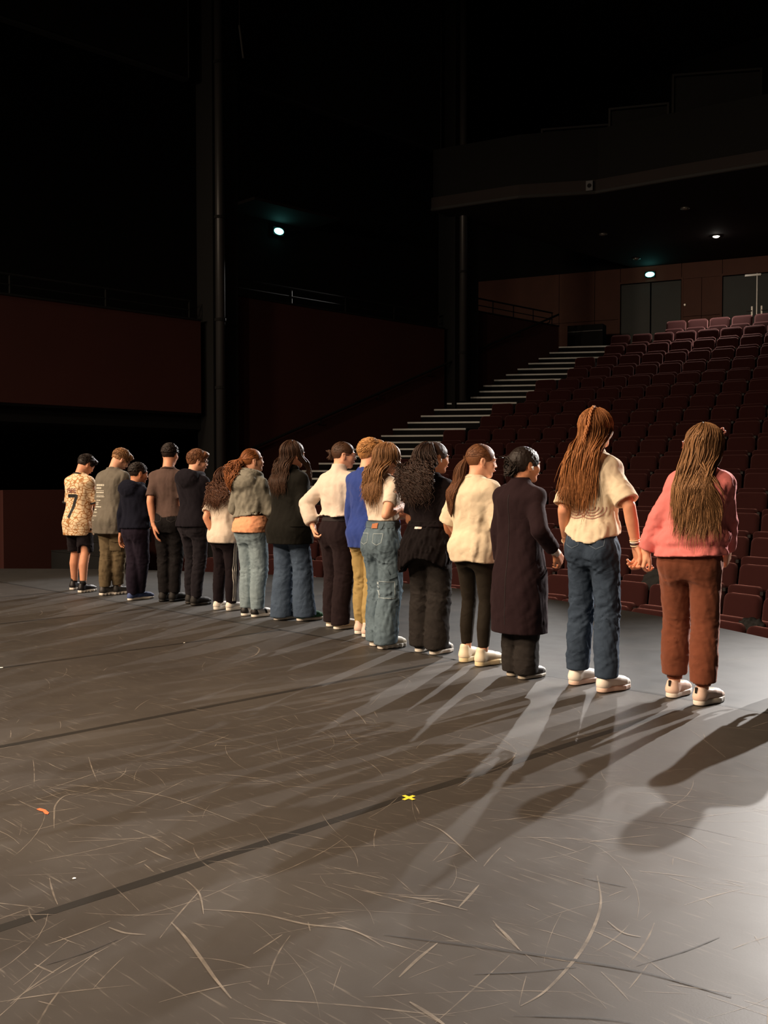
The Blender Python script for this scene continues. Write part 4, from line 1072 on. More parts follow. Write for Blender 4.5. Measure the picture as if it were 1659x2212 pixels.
def long_hair(n, tip, width=0.085, curl=0.0, cw=0.05, rad=0.0075, amax=2.0, jitter=0.05, part=0.0, cap=None, drift=0.0, gap=0.010, seg_=15, wave=0.0, vol=0.0, front=(), ymin=-0.02, roots=(0.45, 1.45), amin=None):
    """front: list of (side, fraction) of the outermost locks that fall before the shoulder"""
    def f(x):
        r = np.random.RandomState(x['seed']); h = x['h']
        o = cap_mesh(x, dict(dict(t=0.045, nape=-0.34, nape_r=0.22, amp=0.010, lam=0.16), **(cap or {})))
        Lk = Locks(); store = []; store2 = []
        for i in range(n):
            al = r.uniform(-amax if amin is None else amin, amax); t = 0.03 + 0.06*r.rand() + vol*r.rand()
            ph0 = r.uniform(*roots); pts = []
            for k in range(6):
                q = k/5.0; ph = ph0*(1 - q) + (-0.25)*q; pts.append(skull(x, al*(0.75 + 0.25*q) + part*(1 - q), ph, t*(0.35 + 0.65*q) if vol else t))
            p = pts[-1]; sd = al/amax
            tz = tip*h + r.normal(0, jitter*h*0.5) + abs(sd)**2*0.035*h
            fall = p[2] - tz
            if fall < 0.02: continue
            fr = False
            for (fs, ff) in front:
                if sd*fs > 1 - ff: fr = True
            xt = x['sx'](.75*h) + drift*h + (sd*width + r.normal(0, .006))*h; yt = ymin*h - .05*h
            if fr: xt = x['sx'](.75*h) + np.sign(sd)*(.045 + .03*r.rand())*h; yt = .09*h
            for k in range(1, seg_ + 1):
                q = k/seg_; e = q*q*(3 - 2*q); e2 = min(q*2.2, 1); e2 = e2*e2*(3 - 2*e2)
                xx = p[0]*(1 - e) + xt*e
                if vol: xx = xx + (p[0] - x['hc'][0])*0.25*math.sin(PI*q)
                pts.append(np.array([xx, p[1]*(1 - e2) + min(p[1], yt)*e2 if not fr else p[1]*(1 - e2) + yt*e2, p[2] - fall*q]))
            P = np.array(pts); L = np.linspace(0, 1, len(P)); P[:, :2] += np.cumsum(r.normal(0, .0016, (len(P), 2)), 0)
            if curl:
                ph = r.uniform(0, 6); fq = (fall + 0.15)/(cw)
                am = curl*np.clip((L - 0.12)*4, 0, 1)*(0.6 + 0.8*r.rand())
                P[:, 0] += am*np.cos(ph + L*fq*2*PI); P[:, 1] += am*np.sin(ph + L*fq*2*PI)
            if wave:
                ph = r.uniform(0, 1.5); P[:, 0] += wave*np.sin(ph + L*15)*L; P[:, 1] += wave*np.cos(ph + L*15)*L*0.6
            (store2 if fr else store).append((P, 6, gap + (0.012 + vol*0.1)*r.rand(), rad*(0.7 + 0.6*r.rand()), 0.15))
        if store: flush(x, Lk, store, (0, -1, 0))
        if store2: flush(x, Lk, store2, (0, 1, 0))
        Lk.build('hair_locks', x['c']['hairm'], o)
    return f
def ponytail(n, tip, at=(0, -0.50, 0.12), curl=0.0, cw=0.05, width=0.05, rad=0.006, back=0.05, cap=None, tie=None, drift=(0, 0), puff=0.0):
    def f(x):
        r = np.random.RandomState(x['seed']); h = x['h']
        o = cap_mesh(x, dict(dict(t=0.028, nape=-0.24, amp=0.004, lam=0.1), **(cap or {})))
        Lk = Locks(); store = []; G = x['hp'](*at)
        for i in range(n):                                        # hair swept back to the tie
            al = r.uniform(-1.9, 1.9); ph = r.uniform(-0.1, 1.5); P = []
            for k in range(8):
                q = k/7.0; s_ = skull(x, al*(1 - q*0.9), ph*(1 - q) + 0.0*q, 0.035); P.append(s_*(1 - q**3) + G*q**3)
            Lk.add(P, rad*0.8, 0.8)
        tz = tip*h; back_dir = x['Rh'] @ np.array([0, -1, 0])
        for i in range(n):
            P = [G + r.normal(0, 0.008, 3)]; a = r.uniform(0, 2*PI); rr = math.sqrt(r.rand())*width*h
            off = np.array([math.cos(a)*rr, math.sin(a)*rr*0.6, 0]); tzz = tz + abs(r.normal(0, 0.035))*h
            m = 13
            for k in range(1, m + 1):
                q = k/m; sp = math.sin(PI*min(q*1.05, 1))**0.7*(1 + puff) * (0.45 if q > 0.97 else 1)
                P.append(G + back_dir*back*h*math.sin(min(q*2.2, 1)*PI/2) + off*sp + np.array([drift[0]*h*q, drift[1]*h*q, -(G[2] - tzz)*q**1.15]))
            P = np.array(P); L = np.linspace(0, 1, len(P))
            if curl:
                ph = r.uniform(0, 6); am = curl*np.clip(L*5, 0, 1); fr = (G[2] - tzz + .05)/cw
                P[:, 0] += am*np.cos(ph + L*fr*2*PI); P[:, 1] += am*np.sin(ph + L*fr*2*PI)
            store.append((P, 2, 0.010 + 0.01*r.rand(), rad*(0.8 + 0.6*r.rand()), 0.12))
        flush(x, Lk, store)
        Lk.build('hair_locks', x['c']['hairm'], o)
        if tie:
            bd = back_dir; u = np.cross(bd, [0, 0, 1.0]); u /= np.linalg.norm(u) + 1e-9; w = np.cross(bd, u)
            MB().tube([G + (u*math.cos(a) + w*math.sin(a))*0.019 for a in np.linspace(0, 2*PI, 17)], 0.006, 6).build('hair_tie', tie, o, True)
    return f
def bun(at, size, n=60, rad=0.005, loose=0.25, cap=None, flat=1.0):
    def f(x):
        r = np.random.RandomState(x['seed']); o = cap_mesh(x, dict(dict(t=0.03, nape=-0.24, amp=0.005, lam=0.1), **(cap or {}))); Lk = Locks(); G = x['hp'](*at); s = size*x['Hh']
        for i in range(n):
            al = r.uniform(-1.9, 1.9); ph = r.uniform(-0.1, 1.5); P = []
            for k in range(8):
                q = k/7.0; s_ = skull(x, al*(1 - q*0.9), ph*(1 - q), 0.035); P.append(s_*(1 - q**3) + G*q**3)
            Lk.add(P, rad*0.7, 0.8)
        for i in range(n):
            a0 = r.uniform(0, 2*PI); tl = r.normal(0, 0.6, 2); rr = s*(0.35 + 0.65*r.rand()); P = []
            for k in range(12):
                a = a0 + k*0.5; v = np.array([math.cos(a)*rr, math.sin(a)*tl[0]*rr*0.6, math.sin(a)*rr*flat + math.cos(a)*tl[1]*rr*0.3]); P.append(G + x['Rh'] @ v + r.normal(0, loose*0.006, 3))
            Lk.add(P, rad*(0.9 + 0.6*r.rand()), 0.4)
        Lk.build('hair_locks', x['c']['hairm'], o)
    return f

# ---------------------------------------------------------------- accessories
def glasses(rgb=(30, 26, 26)):
    def f(x):
        hp, Hh = x['hp'], x['Hh']; m = mat('glasses_%d_%d_%d' % rgb, rgb, 0.25, 0.1); g = None; mb = MB()
        for s in (-1, 1):
            mb.tube([hp(s*0.145 + 0.105*math.cos(a), 0.455 - 0.10*abs(math.cos(a))*(1 if s*math.cos(a) > 0 else 0.1), 0.02 + 0.085*math.sin(a)) for a in np.linspace(0, 2*PI, 19)], 0.011*Hh, 5)
            mb.tube([hp(s*0.25, 0.36, 0.04), hp(s*0.34, 0.15, 0.045), hp(s*0.37, -0.06, 0.04), hp(s*0.35, -0.12, -0.02)], 0.011*Hh, 5)
        mb.tube([hp(-0.04, 0.465, 0.04), hp(0, 0.475, 0.05), hp(0.04, 0.465, 0.04)], 0.011*Hh, 5)
        g = mb.build('glasses', m, x['root'], True)
    return f
def earbud():
    def f(x):
        p0 = x['hp'](0.385, 0.0, -0.03); p1 = x['hp'](0.40, 0.03, -0.13)
        MB().tube([p0, p0*0.5 + p1*0.5, p1], [0.008, 0.004, 0.0035], 8).build('earbud', mat('white_plastic', (240, 240, 238), 0.35), x['root'], True)
    return f
def on_back(x, u, z, which='bvh', side=(0, -1, 0), off=0.0025):
    """point on the garment hit from behind at lateral u and height z (metres)"""
    sd = np.array(side, float); lat = np.array([-sd[1], sd[0], 0])      # to the right when seen from behind is +x
    o = np.array([x['sx'](z), x['sy'](z), z]) + lat*u*1.0 + sd*0.6
    hit = x[which].ray_cast(Vector(o), Vector(-sd))
    if hit[0] is None: return None
    nrm = hit[1] if hit[1].dot(Vector(sd)) > 0 else -hit[1]
    return np.array(hit[0] + nrm*off)
def strokes(x, name, m, lines, width, which='bvh', side=(0, -1, 0), parent=None, off=0.0025, cut=0.01):
    """flat printed strokes lying on the cloth; lines in (u, z) metres"""
    mb = MB()
    for ln in lines:
        w = width; pts = []
        for (a, b) in zip(ln, ln[1:]):
            L = math.hypot(b[0]-a[0], b[1]-a[1]); k = max(int(L/cut), 1)
            for i in range(k): pts.append((a[0] + (b[0]-a[0])*i/k, a[1] + (b[1]-a[1])*i/k))
        pts.append(ln[-1]); vs = []; ok = True; rows = []
        for i, p in enumerate(pts):
            q0 = pts[max(i-1, 0)]; q1 = pts[min(i+1, len(pts)-1)]; d = np.array([q1[0]-q0[0], q1[1]-q0[1]]); d /= np.linalg.norm(d) + 1e-9
            nx, ny = -d[1]*w/2, d[0]*w/2
            row = [on_back(x, p[0] + nx*k_, p[1] + ny*k_, which, side, off) for k_ in (-1, 0, 1)]
            rows.append(row if all(r is not None for r in row) else None)
        for r0, r1 in zip(rows, rows[1:]):
            if r0 is None or r1 is None: continue
            if np.linalg.norm(r0[1] - r1[1]) > 0.05: continue
            mb.add([r0[0], r0[1], r0[2], r1[0], r1[1], r1[2]], [(0, 3, 4, 1), (1, 4, 5, 2)])
    if not mb.v: return None
    return mb.build(name, m, parent or x['top'], True)

# ================================================================== the children
def fab(name, rgb, var=0.10, rough=0.9, sheen=0.04, bump=0.25, bscale=500, scale=14, rgb2=None, crease=0.14):
    return mat(name, rgb, rough, var, scale, bump, bscale, crease, spec=0.07, sheen=sheen, rgb2=rgb2)
def jersey_mat():
    m = bpy.data.materials.new('patterned_jersey'); m.use_nodes = True; nt = m.node_tree; N = nt.nodes; L = nt.links; b = N['Principled BSDF']; b.inputs['Roughness'].default_value = 0.8
    tc = N.new('ShaderNodeTexCoord'); nz = N.new('ShaderNodeTexNoise'); nz.inputs['Scale'].default_value = 9; L.new(tc.outputs['Object'], nz.inputs['Vector'])
    mp = N.new('ShaderNodeMapping'); mp.inputs['Scale'].default_value = (1, 1, 1.5); L.new(tc.outputs['Object'], mp.inputs[0])
    ad = N.new('ShaderNodeMix'); ad.data_type = 'RGBA'; ad.blend_type = 'LINEAR_LIGHT'; ad.inputs[0].default_value = 0.05; L.new(mp.outputs[0], ad.inputs[6]); L.new(nz.outputs['Color'], ad.inputs[7])
    vo = N.new('ShaderNodeTexVoronoi'); vo.feature = 'DISTANCE_TO_EDGE'; vo.inputs['Scale'].default_value = 16; L.new(ad.outputs[2], vo.inputs['Vector'])
    r = N.new('ShaderNodeValToRGB'); r.color_ramp.elements[0].position = 0.055; r.color_ramp.elements[1].position = 0.085
    r.color_ramp.elements[0].color = lin((176, 122, 70)); r.color_ramp.elements[1].color = lin((240, 212, 174)); L.new(vo.outputs['Distance'], r.inputs['Fac']); L.new(r.outputs['Color'], b.inputs['Base Color'])
    return m
def shoe_mat(name, cols, cuts, axis='Y'):
    """panelled shoe: colour bands along the foot"""
    m = bpy.data.materials.new(name); m.use_nodes = True; nt = m.node_tree; N = nt.nodes; L = nt.links; b = N['Principled BSDF']; b.inputs['Roughness'].default_value = 0.5
    tc = N.new('ShaderNodeTexCoord'); sp = N.new('ShaderNodeSeparateXYZ'); L.new(tc.outputs['Object'], sp.inputs[0])
    ad = N.new('ShaderNodeMath'); ad.operation = 'MULTIPLY_ADD'; ad.inputs[1].default_value = 0.45; L.new(sp.outputs['Z'], ad.inputs[0]); L.new(sp.outputs['Y'], ad.inputs[2])
    mr = N.new('ShaderNodeMapRange'); mr.inputs['From Min'].default_value = -0.08; mr.inputs['From Max'].default_value = 0.24; L.new(ad.outputs[0], mr.inputs['Value'])
    r = N.new('ShaderNodeValToRGB'); r.color_ramp.interpolation = 'CONSTANT'; e = r.color_ramp.elements
    e[0].position = 0; e[0].color = lin(cols[0]); e[1].position = cuts[0]; e[1].color = lin(cols[1])
    for cpos, cc in zip(cuts[1:], cols[2:]): q = e.new(cpos); q.color = lin(cc)
    L.new(mr.outputs[0], r.inputs['Fac']); L.new(r.outputs['Color'], b.inputs['Base Color'])
    return m
H_curldark = hair_mat('hair_curly_dark', (30, 20, 16), (64, 43, 33)); H_black = hair_mat('hair_black', (22, 16, 14), (44, 32, 26)); H_dkbrown = hair_mat('hair_dark_brown', (44, 28, 20), (84, 56, 38))
H_brown = hair_mat('hair_brown', (74, 44, 28), (126, 82, 52)); H_copper = hair_mat('hair_chestnut', (112, 66, 36), (176, 116, 68)); H_blond = hair_mat('hair_blond', (150, 100, 56), (206, 156, 98))
H_ltbrown = hair_mat('hair_light_brown', (96, 66, 42), (164, 120, 80)); H_curl = hair_mat('hair_curly_brown', (56, 32, 22), (102, 64, 42)); H_red = hair_mat('hair_auburn', (96, 52, 28), (160, 98, 54))
WHITE = mat('white_rubber', (236, 228, 216), 0.55, 0.05); CREAMS = mat('cream_leather', (232, 216, 190), 0.5, 0.06, 20); OFFW = mat('off_white_leather', (232, 222, 210), 0.5, 0.06, 20)
BLK = mat('black_rubber', (22, 21, 21), 0.6, 0.1); PINKW = mat('blush_leather', (228, 196, 178), 0.5, 0.05, 20)
F_white = fab('white_cotton', (222, 206, 188)); F_cream = fab('cream_cotton', (224, 206, 178)); F_navy = fab('navy_fleece', (21, 22, 33)); F_black = fab('black_knit', (19, 15, 16)); F_coat = fab('dark_wool', (38, 26, 29), sheen=0.03)
def denim(name, rgb, rgb2): return mat(name, rgb, 0.85, 0.1, 7, 0.35, 700, 0.28, spec=0.1, rgb2=rgb2)
D_light = denim('light_denim', (150, 166, 172), (112, 130, 140)); D_mid = denim('mid_denim', (84, 100, 120), (52, 64, 82)); D_cargo = denim('washed_denim', (110, 128, 138), (78, 94, 106)); D_dark = denim('dark_blue_denim', (66, 80, 98), (40, 50, 64)); D_char = denim('charcoal_denim', (50, 46, 44), (31, 28, 27)); D_black = denim('black_denim', (34, 31, 32), (22, 20, 21))

HANG = lambda s: dict(at=(s*0.135, 0.035, 0.475), back=(s, 0.1, 0))
FRONT = lambda s, z=0.56: dict(at=(s*0.06, 0.13, z), back=(s*0.3, 1, 0), pole=(s*1.0, -0.6, -0.2))
def feet_px(cfg):
    base = on_floor(*cfg['px']); az = YAW - math.atan((cfg['px'][0] - W/2)/FPX) - math.radians(cfg['yaw']); ca, sa = math.cos(az), math.sin(az); out = {}
    for s, (x, y) in cfg['fp'].items():
        d = on_floor(x, y) - base; fy = cfg.get('fyaw', {}).get(s, -6*s); out[s] = (d[0]*ca + d[1]*sa, -d[0]*sa + d[1]*ca, fy)
    cfg['feet'] = out
def person(**k):
    feet_px(k); return build_person(k)

# ---- garment details
def back_pockets(col, z=0.535, w=0.05, hgt=0.055, u=0.046, which='tbvh'):
    def f(x):
        h = x['h']; m = mat('stitch_%d_%d_%d' % col, col, 0.8)
        for s in (-1, 1):
            c = s*u*h; z0, z1 = (z - hgt/2)*h, (z + hgt/2)*h; w_ = w*h/2
            strokes(x, 'back_pocket', m, [[(c - w_, z1), (c + w_, z1), (c + w_, z0 + .012*h), (c, z0), (c - w_, z0 + .012*h), (c - w_, z1)]], 0.0045, which, parent=x['trousers'], off=0.002)
    return f
def waistband(m, z0, z1, name='waistband', e=0.004):
    def f(x):
        h = x['h']; rows = []
        for z in (z0*h, (z0 + z1)/2*h, z1*h):
            ring = []
            for k in range(28):
                a = 2*PI*k/28; sd = (math.cos(a), math.sin(a), 0); o = np.array([x['sx'](z), x['sy'](z), z]) + np.array(sd)*0.6
                hit = x['tbvh'].ray_cast(Vector(o), Vector((-sd[0], -sd[1], 0))); r = 0.6 - hit[3] + e if hit[0] is not None else 0.08*h
                r = min(r, .125*h)
                ring.append((x['sx'](z) + sd[0]*r, x['sy'](z) + sd[1]*r, z))
            rows.append(ring)
        v = [p for r in rows for p in r]; f_ = [(j*28 + k, j*28 + (k+1) % 28, (j+1)*28 + (k+1) % 28, (j+1)*28 + k) for j in range(2) for k in range(28)]
        mesh(name, v, f_, m, x['trousers'], True)
    return f
def bracelets(s, cols):
    def f(x):
        w = x['wri'][s]; d = w - x['elb'][s]; d = d/np.linalg.norm(d); u = np.cross(d, [0, 0, 1.0]); u /= np.linalg.norm(u); v = np.cross(d, u)
        for i, col in enumerate(cols):
            c = w - d*(0.000 + 0.011*i); r = .0205*x['h']/1.15
            MB().tube([c + (u*math.cos(a) + v*math.sin(a))*r for a in np.linspace(0, 2*PI, 19)], 0.0042, 6).build('bracelet', mat('bracelet_%d_%d_%d' % col, col, 0.4), x['root'], True)
    return f

# 1 -- boy in patterned football shirt
def jersey_print(x):
    h = x['h']; k = mat('print_black', (24, 20, 22), 0.7); pm = mat('print_plum', (120, 62, 66), 0.7)
    strokes(x, 'number_seven', k, [[(-.040*h, .692*h), (.040*h, .692*h), (.022*h, .640*h), (.008*h, .590*h), (-.006*h, .545*h), (-.012*h, .535*h)]], .024*h)
    L = []
    u0 = -.045*h; z0, z1 = .716*h, .742*h; s_ = .018*h                   # the short name above the number
    L += [[(u0, z0), (u0, z1)]]
    u = u0 + .012*h; L += [[(u + s_, z1), (u, z1), (u, (z0 + z1)/2), (u + s_, (z0 + z1)/2), (u + s_, z0), (u, z0)]]
    u += .026*h; L += [[(u + s_, z1), (u, z1), (u, z0), (u + s_, z0)], [(u, (z0 + z1)/2), (u + s_, (z0 + z1)/2)]]
    u += .026*h; L += [[(u + s_, z1), (u, z1), (u, z0), (u + s_, z0)], [(u, (z0 + z1)/2), (u + s_, (z0 + z1)/2)]]
    strokes(x, 'name_print', pm, L, .005*h, off=.003)
    for s in (-1, 1):
        P = x['sh'][s]*0.02 + x['elb'][s]*0.98; d = x['elb'][s] - x['sh'][s]; d = d/np.linalg.norm(d); u_ = np.cross(d, [0, 1.0, 0]); u_ /= np.linalg.norm(u_); v = np.cross(d, u_)
        MB().tube([P - d*.02 + (u_*math.cos(a) + v*math.sin(a))*.0415*h for a in np.linspace(0, 2*PI, 21)], .011, 6).build('sleeve_cuff', k, x['top'], True)
person(seed=1, px=(172, 1277), fp={-1: (161, 1274), 1: (180, 1280)}, h=1.63, yaw=44, skin='light', bare=1.0, head=0.138, hyaw=22, hpitch=34, lean=(0.0, 0.03), res=1.25, w=1.0,
    label='boy in cream patterned football shirt with black seven and black shorts, leftmost in the line',
    hairm=H_black, hair=short_hair(t=0.05, nape=-0.20, nape_r=0.16, amp=0.012, quiff=True, top=1.3),
    arms={-1: dict(at=(-.13, .06, .475)), 1: dict(at=(.10, .12, .50), pole=(1, -.8, 0))},
    top=dict(name='football_shirt', m=jersey_mat(), hem=.405, ease=.016, sleeve=.54, sr=(0.0344, 0.0334), flare=.004, rib=mat('black_rib', (24, 20, 22)), wr=.8),
    legs=dict(name='shorts', m=fab('black_shorts', (28, 24, 27)), r=(.058, .056, .05, .052), hem=.285, ease=.008, waist=.60),
    shoes=dict(m=shoe_mat('black_runner', [(24, 20, 24), (34, 27, 32)], [.5]), sole=WHITE, sole_h=.032, wavy=True, sock=mat('black_sock', (22, 20, 21)), sockz=.085),
    extra=[jersey_print])
# 2 -- boy in grey tee with printed text
def tour_print(x):
    h = x['h']; r = random.Random(3); m = mat('print_white', (222, 216, 200), 0.7); L = []
    rows = [(.742, .060, .012), (.722, .040, .011), (.704, .055, .004), (.692, .055, .009), (.674, .055, .004), (.664, .058, .006), (.640, .036, .006), (.626, .022, .004), (.618, .020, .004), (.610, .022, .004), (.596, .044, .006), (.578, .018, .008), (.560, .026, .005), (.536, .030, .004), (.508, .014, .004)]
    for i, (z, w, t) in enumerate(rows):
        segs = []; u = -.070*h
        while u < (-.070 + w*1.35)*h:
            l = r.uniform(.006, .014)*h; segs.append([(u, z*h), (min(u + l, (-.070 + w*1.35)*h), z*h)]); u += l + .0025*h
        strokes(x, 'shirt_text', m, segs, t*h, off=.003, cut=.012)
def cargo_pocket(u, z, which='tbvh', m=None, side=(1, -0.25, 0), w=.05, hh=.07):
    def f(x):
        h = x['h']; mm = m or x['c']['legs']['m']; sd = np.array(side)/np.linalg.norm(side)
        strokes(x, 'cargo_pocket', mm, [[(u*h, z*h), (u*h, (z + hh)*h)]], w*h, which, tuple(sd), x['trousers'], .010)
        strokes(x, 'pocket_flap', mm, [[((u - w/2)*h, (z + hh)*h), ((u + w/2)*h, (z + hh)*h)]], .018*h, which, tuple(sd), x['trousers'], .016)
    return f
person(seed=2, px=(242, 1285), fp={-1: (227, 1286), 1: (255, 1284)}, fyaw={-1: -10, 1: -10}, h=1.69, yaw=44, skin='fair', head=0.136, hyaw=26, hpitch=38, lean=(0.0, 0.05), res=1.25, w=1.08,
    label='boy in washed grey T-shirt with white printed text, olive cargo trousers and glasses',
    hairm=H_ltbrown, hair=short_hair(mess=.6, t=0.04, nape=-0.16, amp=0.028, lam=0.2, quiff=True, top=1.6),
    arms={-1: dict(at=(-.13, .08, .49)), 1: dict(at=(.09, .13, .52), pole=(1, -.8, 0))},
    top=dict(name='t_shirt', m=fab('washed_grey_cotton', (112, 106, 96), .2), hem=.415, ease=.024, sleeve=.52, sr=(0.0396, 0.0422), rib=fab('washed_grey_cotton', (112, 106, 96))),
    legs=dict(m=fab('olive_twill', (106, 92, 70)), r=(.056, .045, .042, .036), hem=.062, ease=.008, wr=1.4),
    shoes=dict(m=shoe_mat('grey_runner', [(60, 56, 54), (96, 92, 88), (60, 56, 54)], [.3, .6]), sole=WHITE, sole_h=.032, wavy=True, laces=WHITE),
    extra=[tour_print, glasses(), cargo_pocket(.0, .30)])
# 3 -- small boy in navy hoodie
person(seed=3, px=(295, 1296), fp={-1: (286, 1297), 1: (302, 1295)}, h=1.50, yaw=52, skin='tan', head=0.152, hyaw=16, hpitch=6, lean=(0.0, -0.01), res=1.25,
    label='small boy in navy hoodie, dark tracksuit trousers and blue trainers',
    hairm=H_black, hair=short_hair(n=700, length=.05, rad=.0042, mess=.5, t=0.022, nape=-0.16, amp=0.010, lam=0.05),
    arms={-1: dict(at=(-.15, -.02, .47)), 1: dict(at=(.02, .12, .56), pole=(.8, -1, 0), curl=(.7, .8, .6))},
    top=dict(name='hoodie', m=F_navy, hem=.525, ease=.020, sleeve=.97, sr=(0.0361, 0.0264), elbow=1.1, hood=1.25, flare=.004),
    legs=dict(m=fab('navy_tracksuit', (34, 28, 39)), r=(.060, .052, .048, .036), hem=.045, ease=.012, wr=1.2),
    shoes=dict(m=mat('blue_mesh', (70, 86, 132), .7, .1, 60), sole=WHITE, sole_h=.03))
# 4 -- boy seen from behind in brown-grey tee
person(seed=4, px=(366, 1299), fp={-1: (355, 1299), 1: (377, 1299)}, fyaw={-1: -18, 1: -22}, h=1.70, yaw=22, skin='light', head=0.132, hyaw=6, hpitch=6, res=1.25, w=.94, neck=1.0,
    label='boy with cropped hair in brown-grey T-shirt and black jeans, arms hanging at his sides',
    hairm=H_black, hair=short_hair(n=700, length=.05, rad=.0045, mess=.6, t=0.035, nape=-0.18, amp=0.012, lam=0.05, top=1.4),
    arms={-1: dict(hand=(332, 1134, -.08), back=(-1, -.5, 0), pole=(-.4, -1, 0), curl=(.25, .3, .25), spread=.12), 1: dict(hand=(390, 1128, .08), pole=(.6, -1, 0))},
    top=dict(name='t_shirt', m=fab('brown_grey_cotton', (92, 74, 68), .12), hem=.535, ease=.008, sleeve=.45, sr=(0.0344, 0.0352), hemx=.10, wr=.9, rib=fab('brown_grey_cotton', (92, 74, 68))),
    legs=dict(m=D_black, r=(.054, .043, .038, .035), hem=.055, wr=1.3), extra=[back_pockets((52, 48, 48))],
    shoes=dict(m=mat('black_canvas', (34, 31, 30), .7), sole=BLK, sole_h=.024, sock=mat('white_sock', (225, 218, 208)), sockz=.075))
# 5 -- boy with glasses in navy hoodie
person(seed=5, px=(421, 1306), fp={-1: (412, 1304), 1: (424, 1308)}, h=1.63, yaw=46, skin='fair', head=0.140, hyaw=34, hpitch=10, lean=(0, -.01), res=1.25,
    label='boy with glasses in dark hoodie and slim dark trousers, face turned right',
    hairm=H_brown, hair=short_hair(t=0.06, nape=-0.20, nape_r=.15, amp=0.016, lam=.2, quiff=True),
    arms={-1: dict(at=(-.07, .10, .51)), 1: dict(at=(.08, .14, .54), pole=(1, -.9, 0), curl=(.7, .8, .6))},
    top=dict(name='hoodie', m=fab('dark_hoodie', (26, 23, 28)), hem=.505, ease=.020, sleeve=.97, sr=(0.0361, 0.0264), elbow=1.1, hood=1.25),
    legs=dict(m=fab('dark_slim', (33, 30, 34)), r=(.054, .042, .038, .034), hem=.055, wr=1.4),
    shoes=dict(m=mat('black_canvas', (34, 31, 30), .7), sole=mat('dark_sole', (50, 46, 42), .6), sole_h=.028, sock=mat('white_sock', (225, 218, 208)), sockz=.075), extra=[glasses()])
# 6 -- small girl with curly hair
def side_stripes(x):
    h = x['h']; m = mat('white_stripe', (224, 216, 204), .7)
    for k in (-1, 0, 1): strokes(x, 'white_stripe', m, [[(k*.016, z) for z in np.linspace(.07*h, .55*h, 24)]], .007, 'tbvh', (1, 0, 0), x['trousers'], .003)
person(seed=6, px=(486, 1318), fp={-1: (472, 1317), 1: (500, 1319)}, h=1.44, yaw=44, skin='light', head=0.152, hyaw=14, res=1.25,
    label='small girl with curly brown hair, white T-shirt and black trousers with white side stripes',
    hairm=H_curl, hair=long_hair(330, .745, .10, curl=.012, cw=.06, rad=.0055, amax=2.2, jitter=.06, vol=.12),
    arms={-1: dict(hand=(464, 1160, -.02), back=(-1, -.3, 0)), 1: dict(at=(.10, .10, .52), pole=(1, -.8, 0))},
    top=dict(name='t_shirt', m=F_white, hem=.475, ease=.026, sleeve=.42, sr=(0.0396, 0.0440), gw=1.0),
    legs=dict(m=fab('black_track', (27, 21, 24)), r=(.054, .046, .043, .036), hem=.05, wr=1.0), extra=[side_stripes],
    shoes=dict(m=OFFW, sole=WHITE, sole_h=.045, size=1.05))
# 7 -- girl with ponytail, grey jacket
def peach_shirt(x):
    h = x['h']; prof = [(.495*h, .112*h, .094*h, -.012*h), (.54*h, .112*h, .092*h, -.012*h), (.60*h, .100*h, .080*h, 0), (.64*h, .094*h, .072*h, 0)]
    sx = lambda Z: np.clip((Z - .5*h)/(.34*h), 0, 1.3)*x['c'].get('lean', (0, 0))[0]; sy = lambda Z: np.clip((Z - .5*h)/(.34*h), 0, 1.3)**1.3*x['c'].get('lean', (0, 0))[1]
    fn = lambda X, Y, Z: np.maximum(loft(X, Y, Z, prof, sx, sy) + folds(X, Y, Z, 77, .10, .006, (.5, .5, 1.2)), np.maximum(.505*h - Z, Z - .606*h))
    V, F = surface_nets(fn, [-.2, -.2, .47*h], [.2, .2, .66*h], .010); mesh('undershirt', V, F.astype(np.int32), fab('peach_cotton', (236, 166, 126)), x['root'], True)
def jacket_collar(x):
    h = x['h']; nb = x['nb']; mb = MB()
    L = []
    for a in np.linspace(-2.5, 2.5, 21):
        r = .066*h; L.append((nb[0] + math.sin(a)*r*1.15, nb[1] - math.cos(a)*r*0.9, nb[2] + (.004 + .030*math.cos(a*.6))*h))
    fn = lambda X, Y, Z: chain(X, Y, Z, L, [.016*h + .006*h*math.cos(a) for a in np.linspace(-2.5, 2.5, 21)]) + folds(X, Y, Z, 8, .07, .004)
    V, F = surface_nets(fn, nb - .15, nb + .15, .008); mesh('collar', V, F.astype(np.int32), x['c']['top']['m'], x['top'], True)
person(seed=7, px=(545, 1331), fp={-1: (533, 1330), 1: (556, 1333)}, h=1.61, yaw=46, skin='fair', head=0.142, hyaw=26, hpitch=-6, lean=(0, -.02), res=1.2,
    label='girl with curly auburn ponytail, grey jacket, peach shirt and pale jeans',
    hairm=H_red, hair=ponytail(300, .745, at=(-.05, -.46, .14), curl=.015, cw=.06, width=.050, rad=.0045, back=.035, drift=(-.03, -.01), puff=.4, tie=mat('hair_tie', (60, 40, 30))),
    arms={-1: dict(at=(-.10, .11, .55), pole=(-1, -.8, 0)), 1: dict(at=(.07, .13, .54), pole=(1, -.9, 0), curl=(.7, .8, .6))},
    top=dict(name='jacket', m=fab('grey_jacket', (132, 128, 116), .12), hem=.600, ease=.022, sleeve=.93, sr=(0.0396, 0.0317), elbow=1.1, hood=1.35, wr=1.8, hemx=.12, flare=.01),
    legs=dict(m=D_light, r=(.056, .049, .044, .040), hem=.05, wr=1.3), extra=[peach_shirt, jacket_collar, back_pockets((108, 126, 136))],
    shoes=dict(m=shoe_mat('black_white_trainer', [(28, 24, 24), (232, 222, 210), (28, 24, 24), (232, 222, 210), (28, 24, 24)], [.26, .52, .60, .78]), sole=WHITE, sole_h=.032, laces=WHITE))
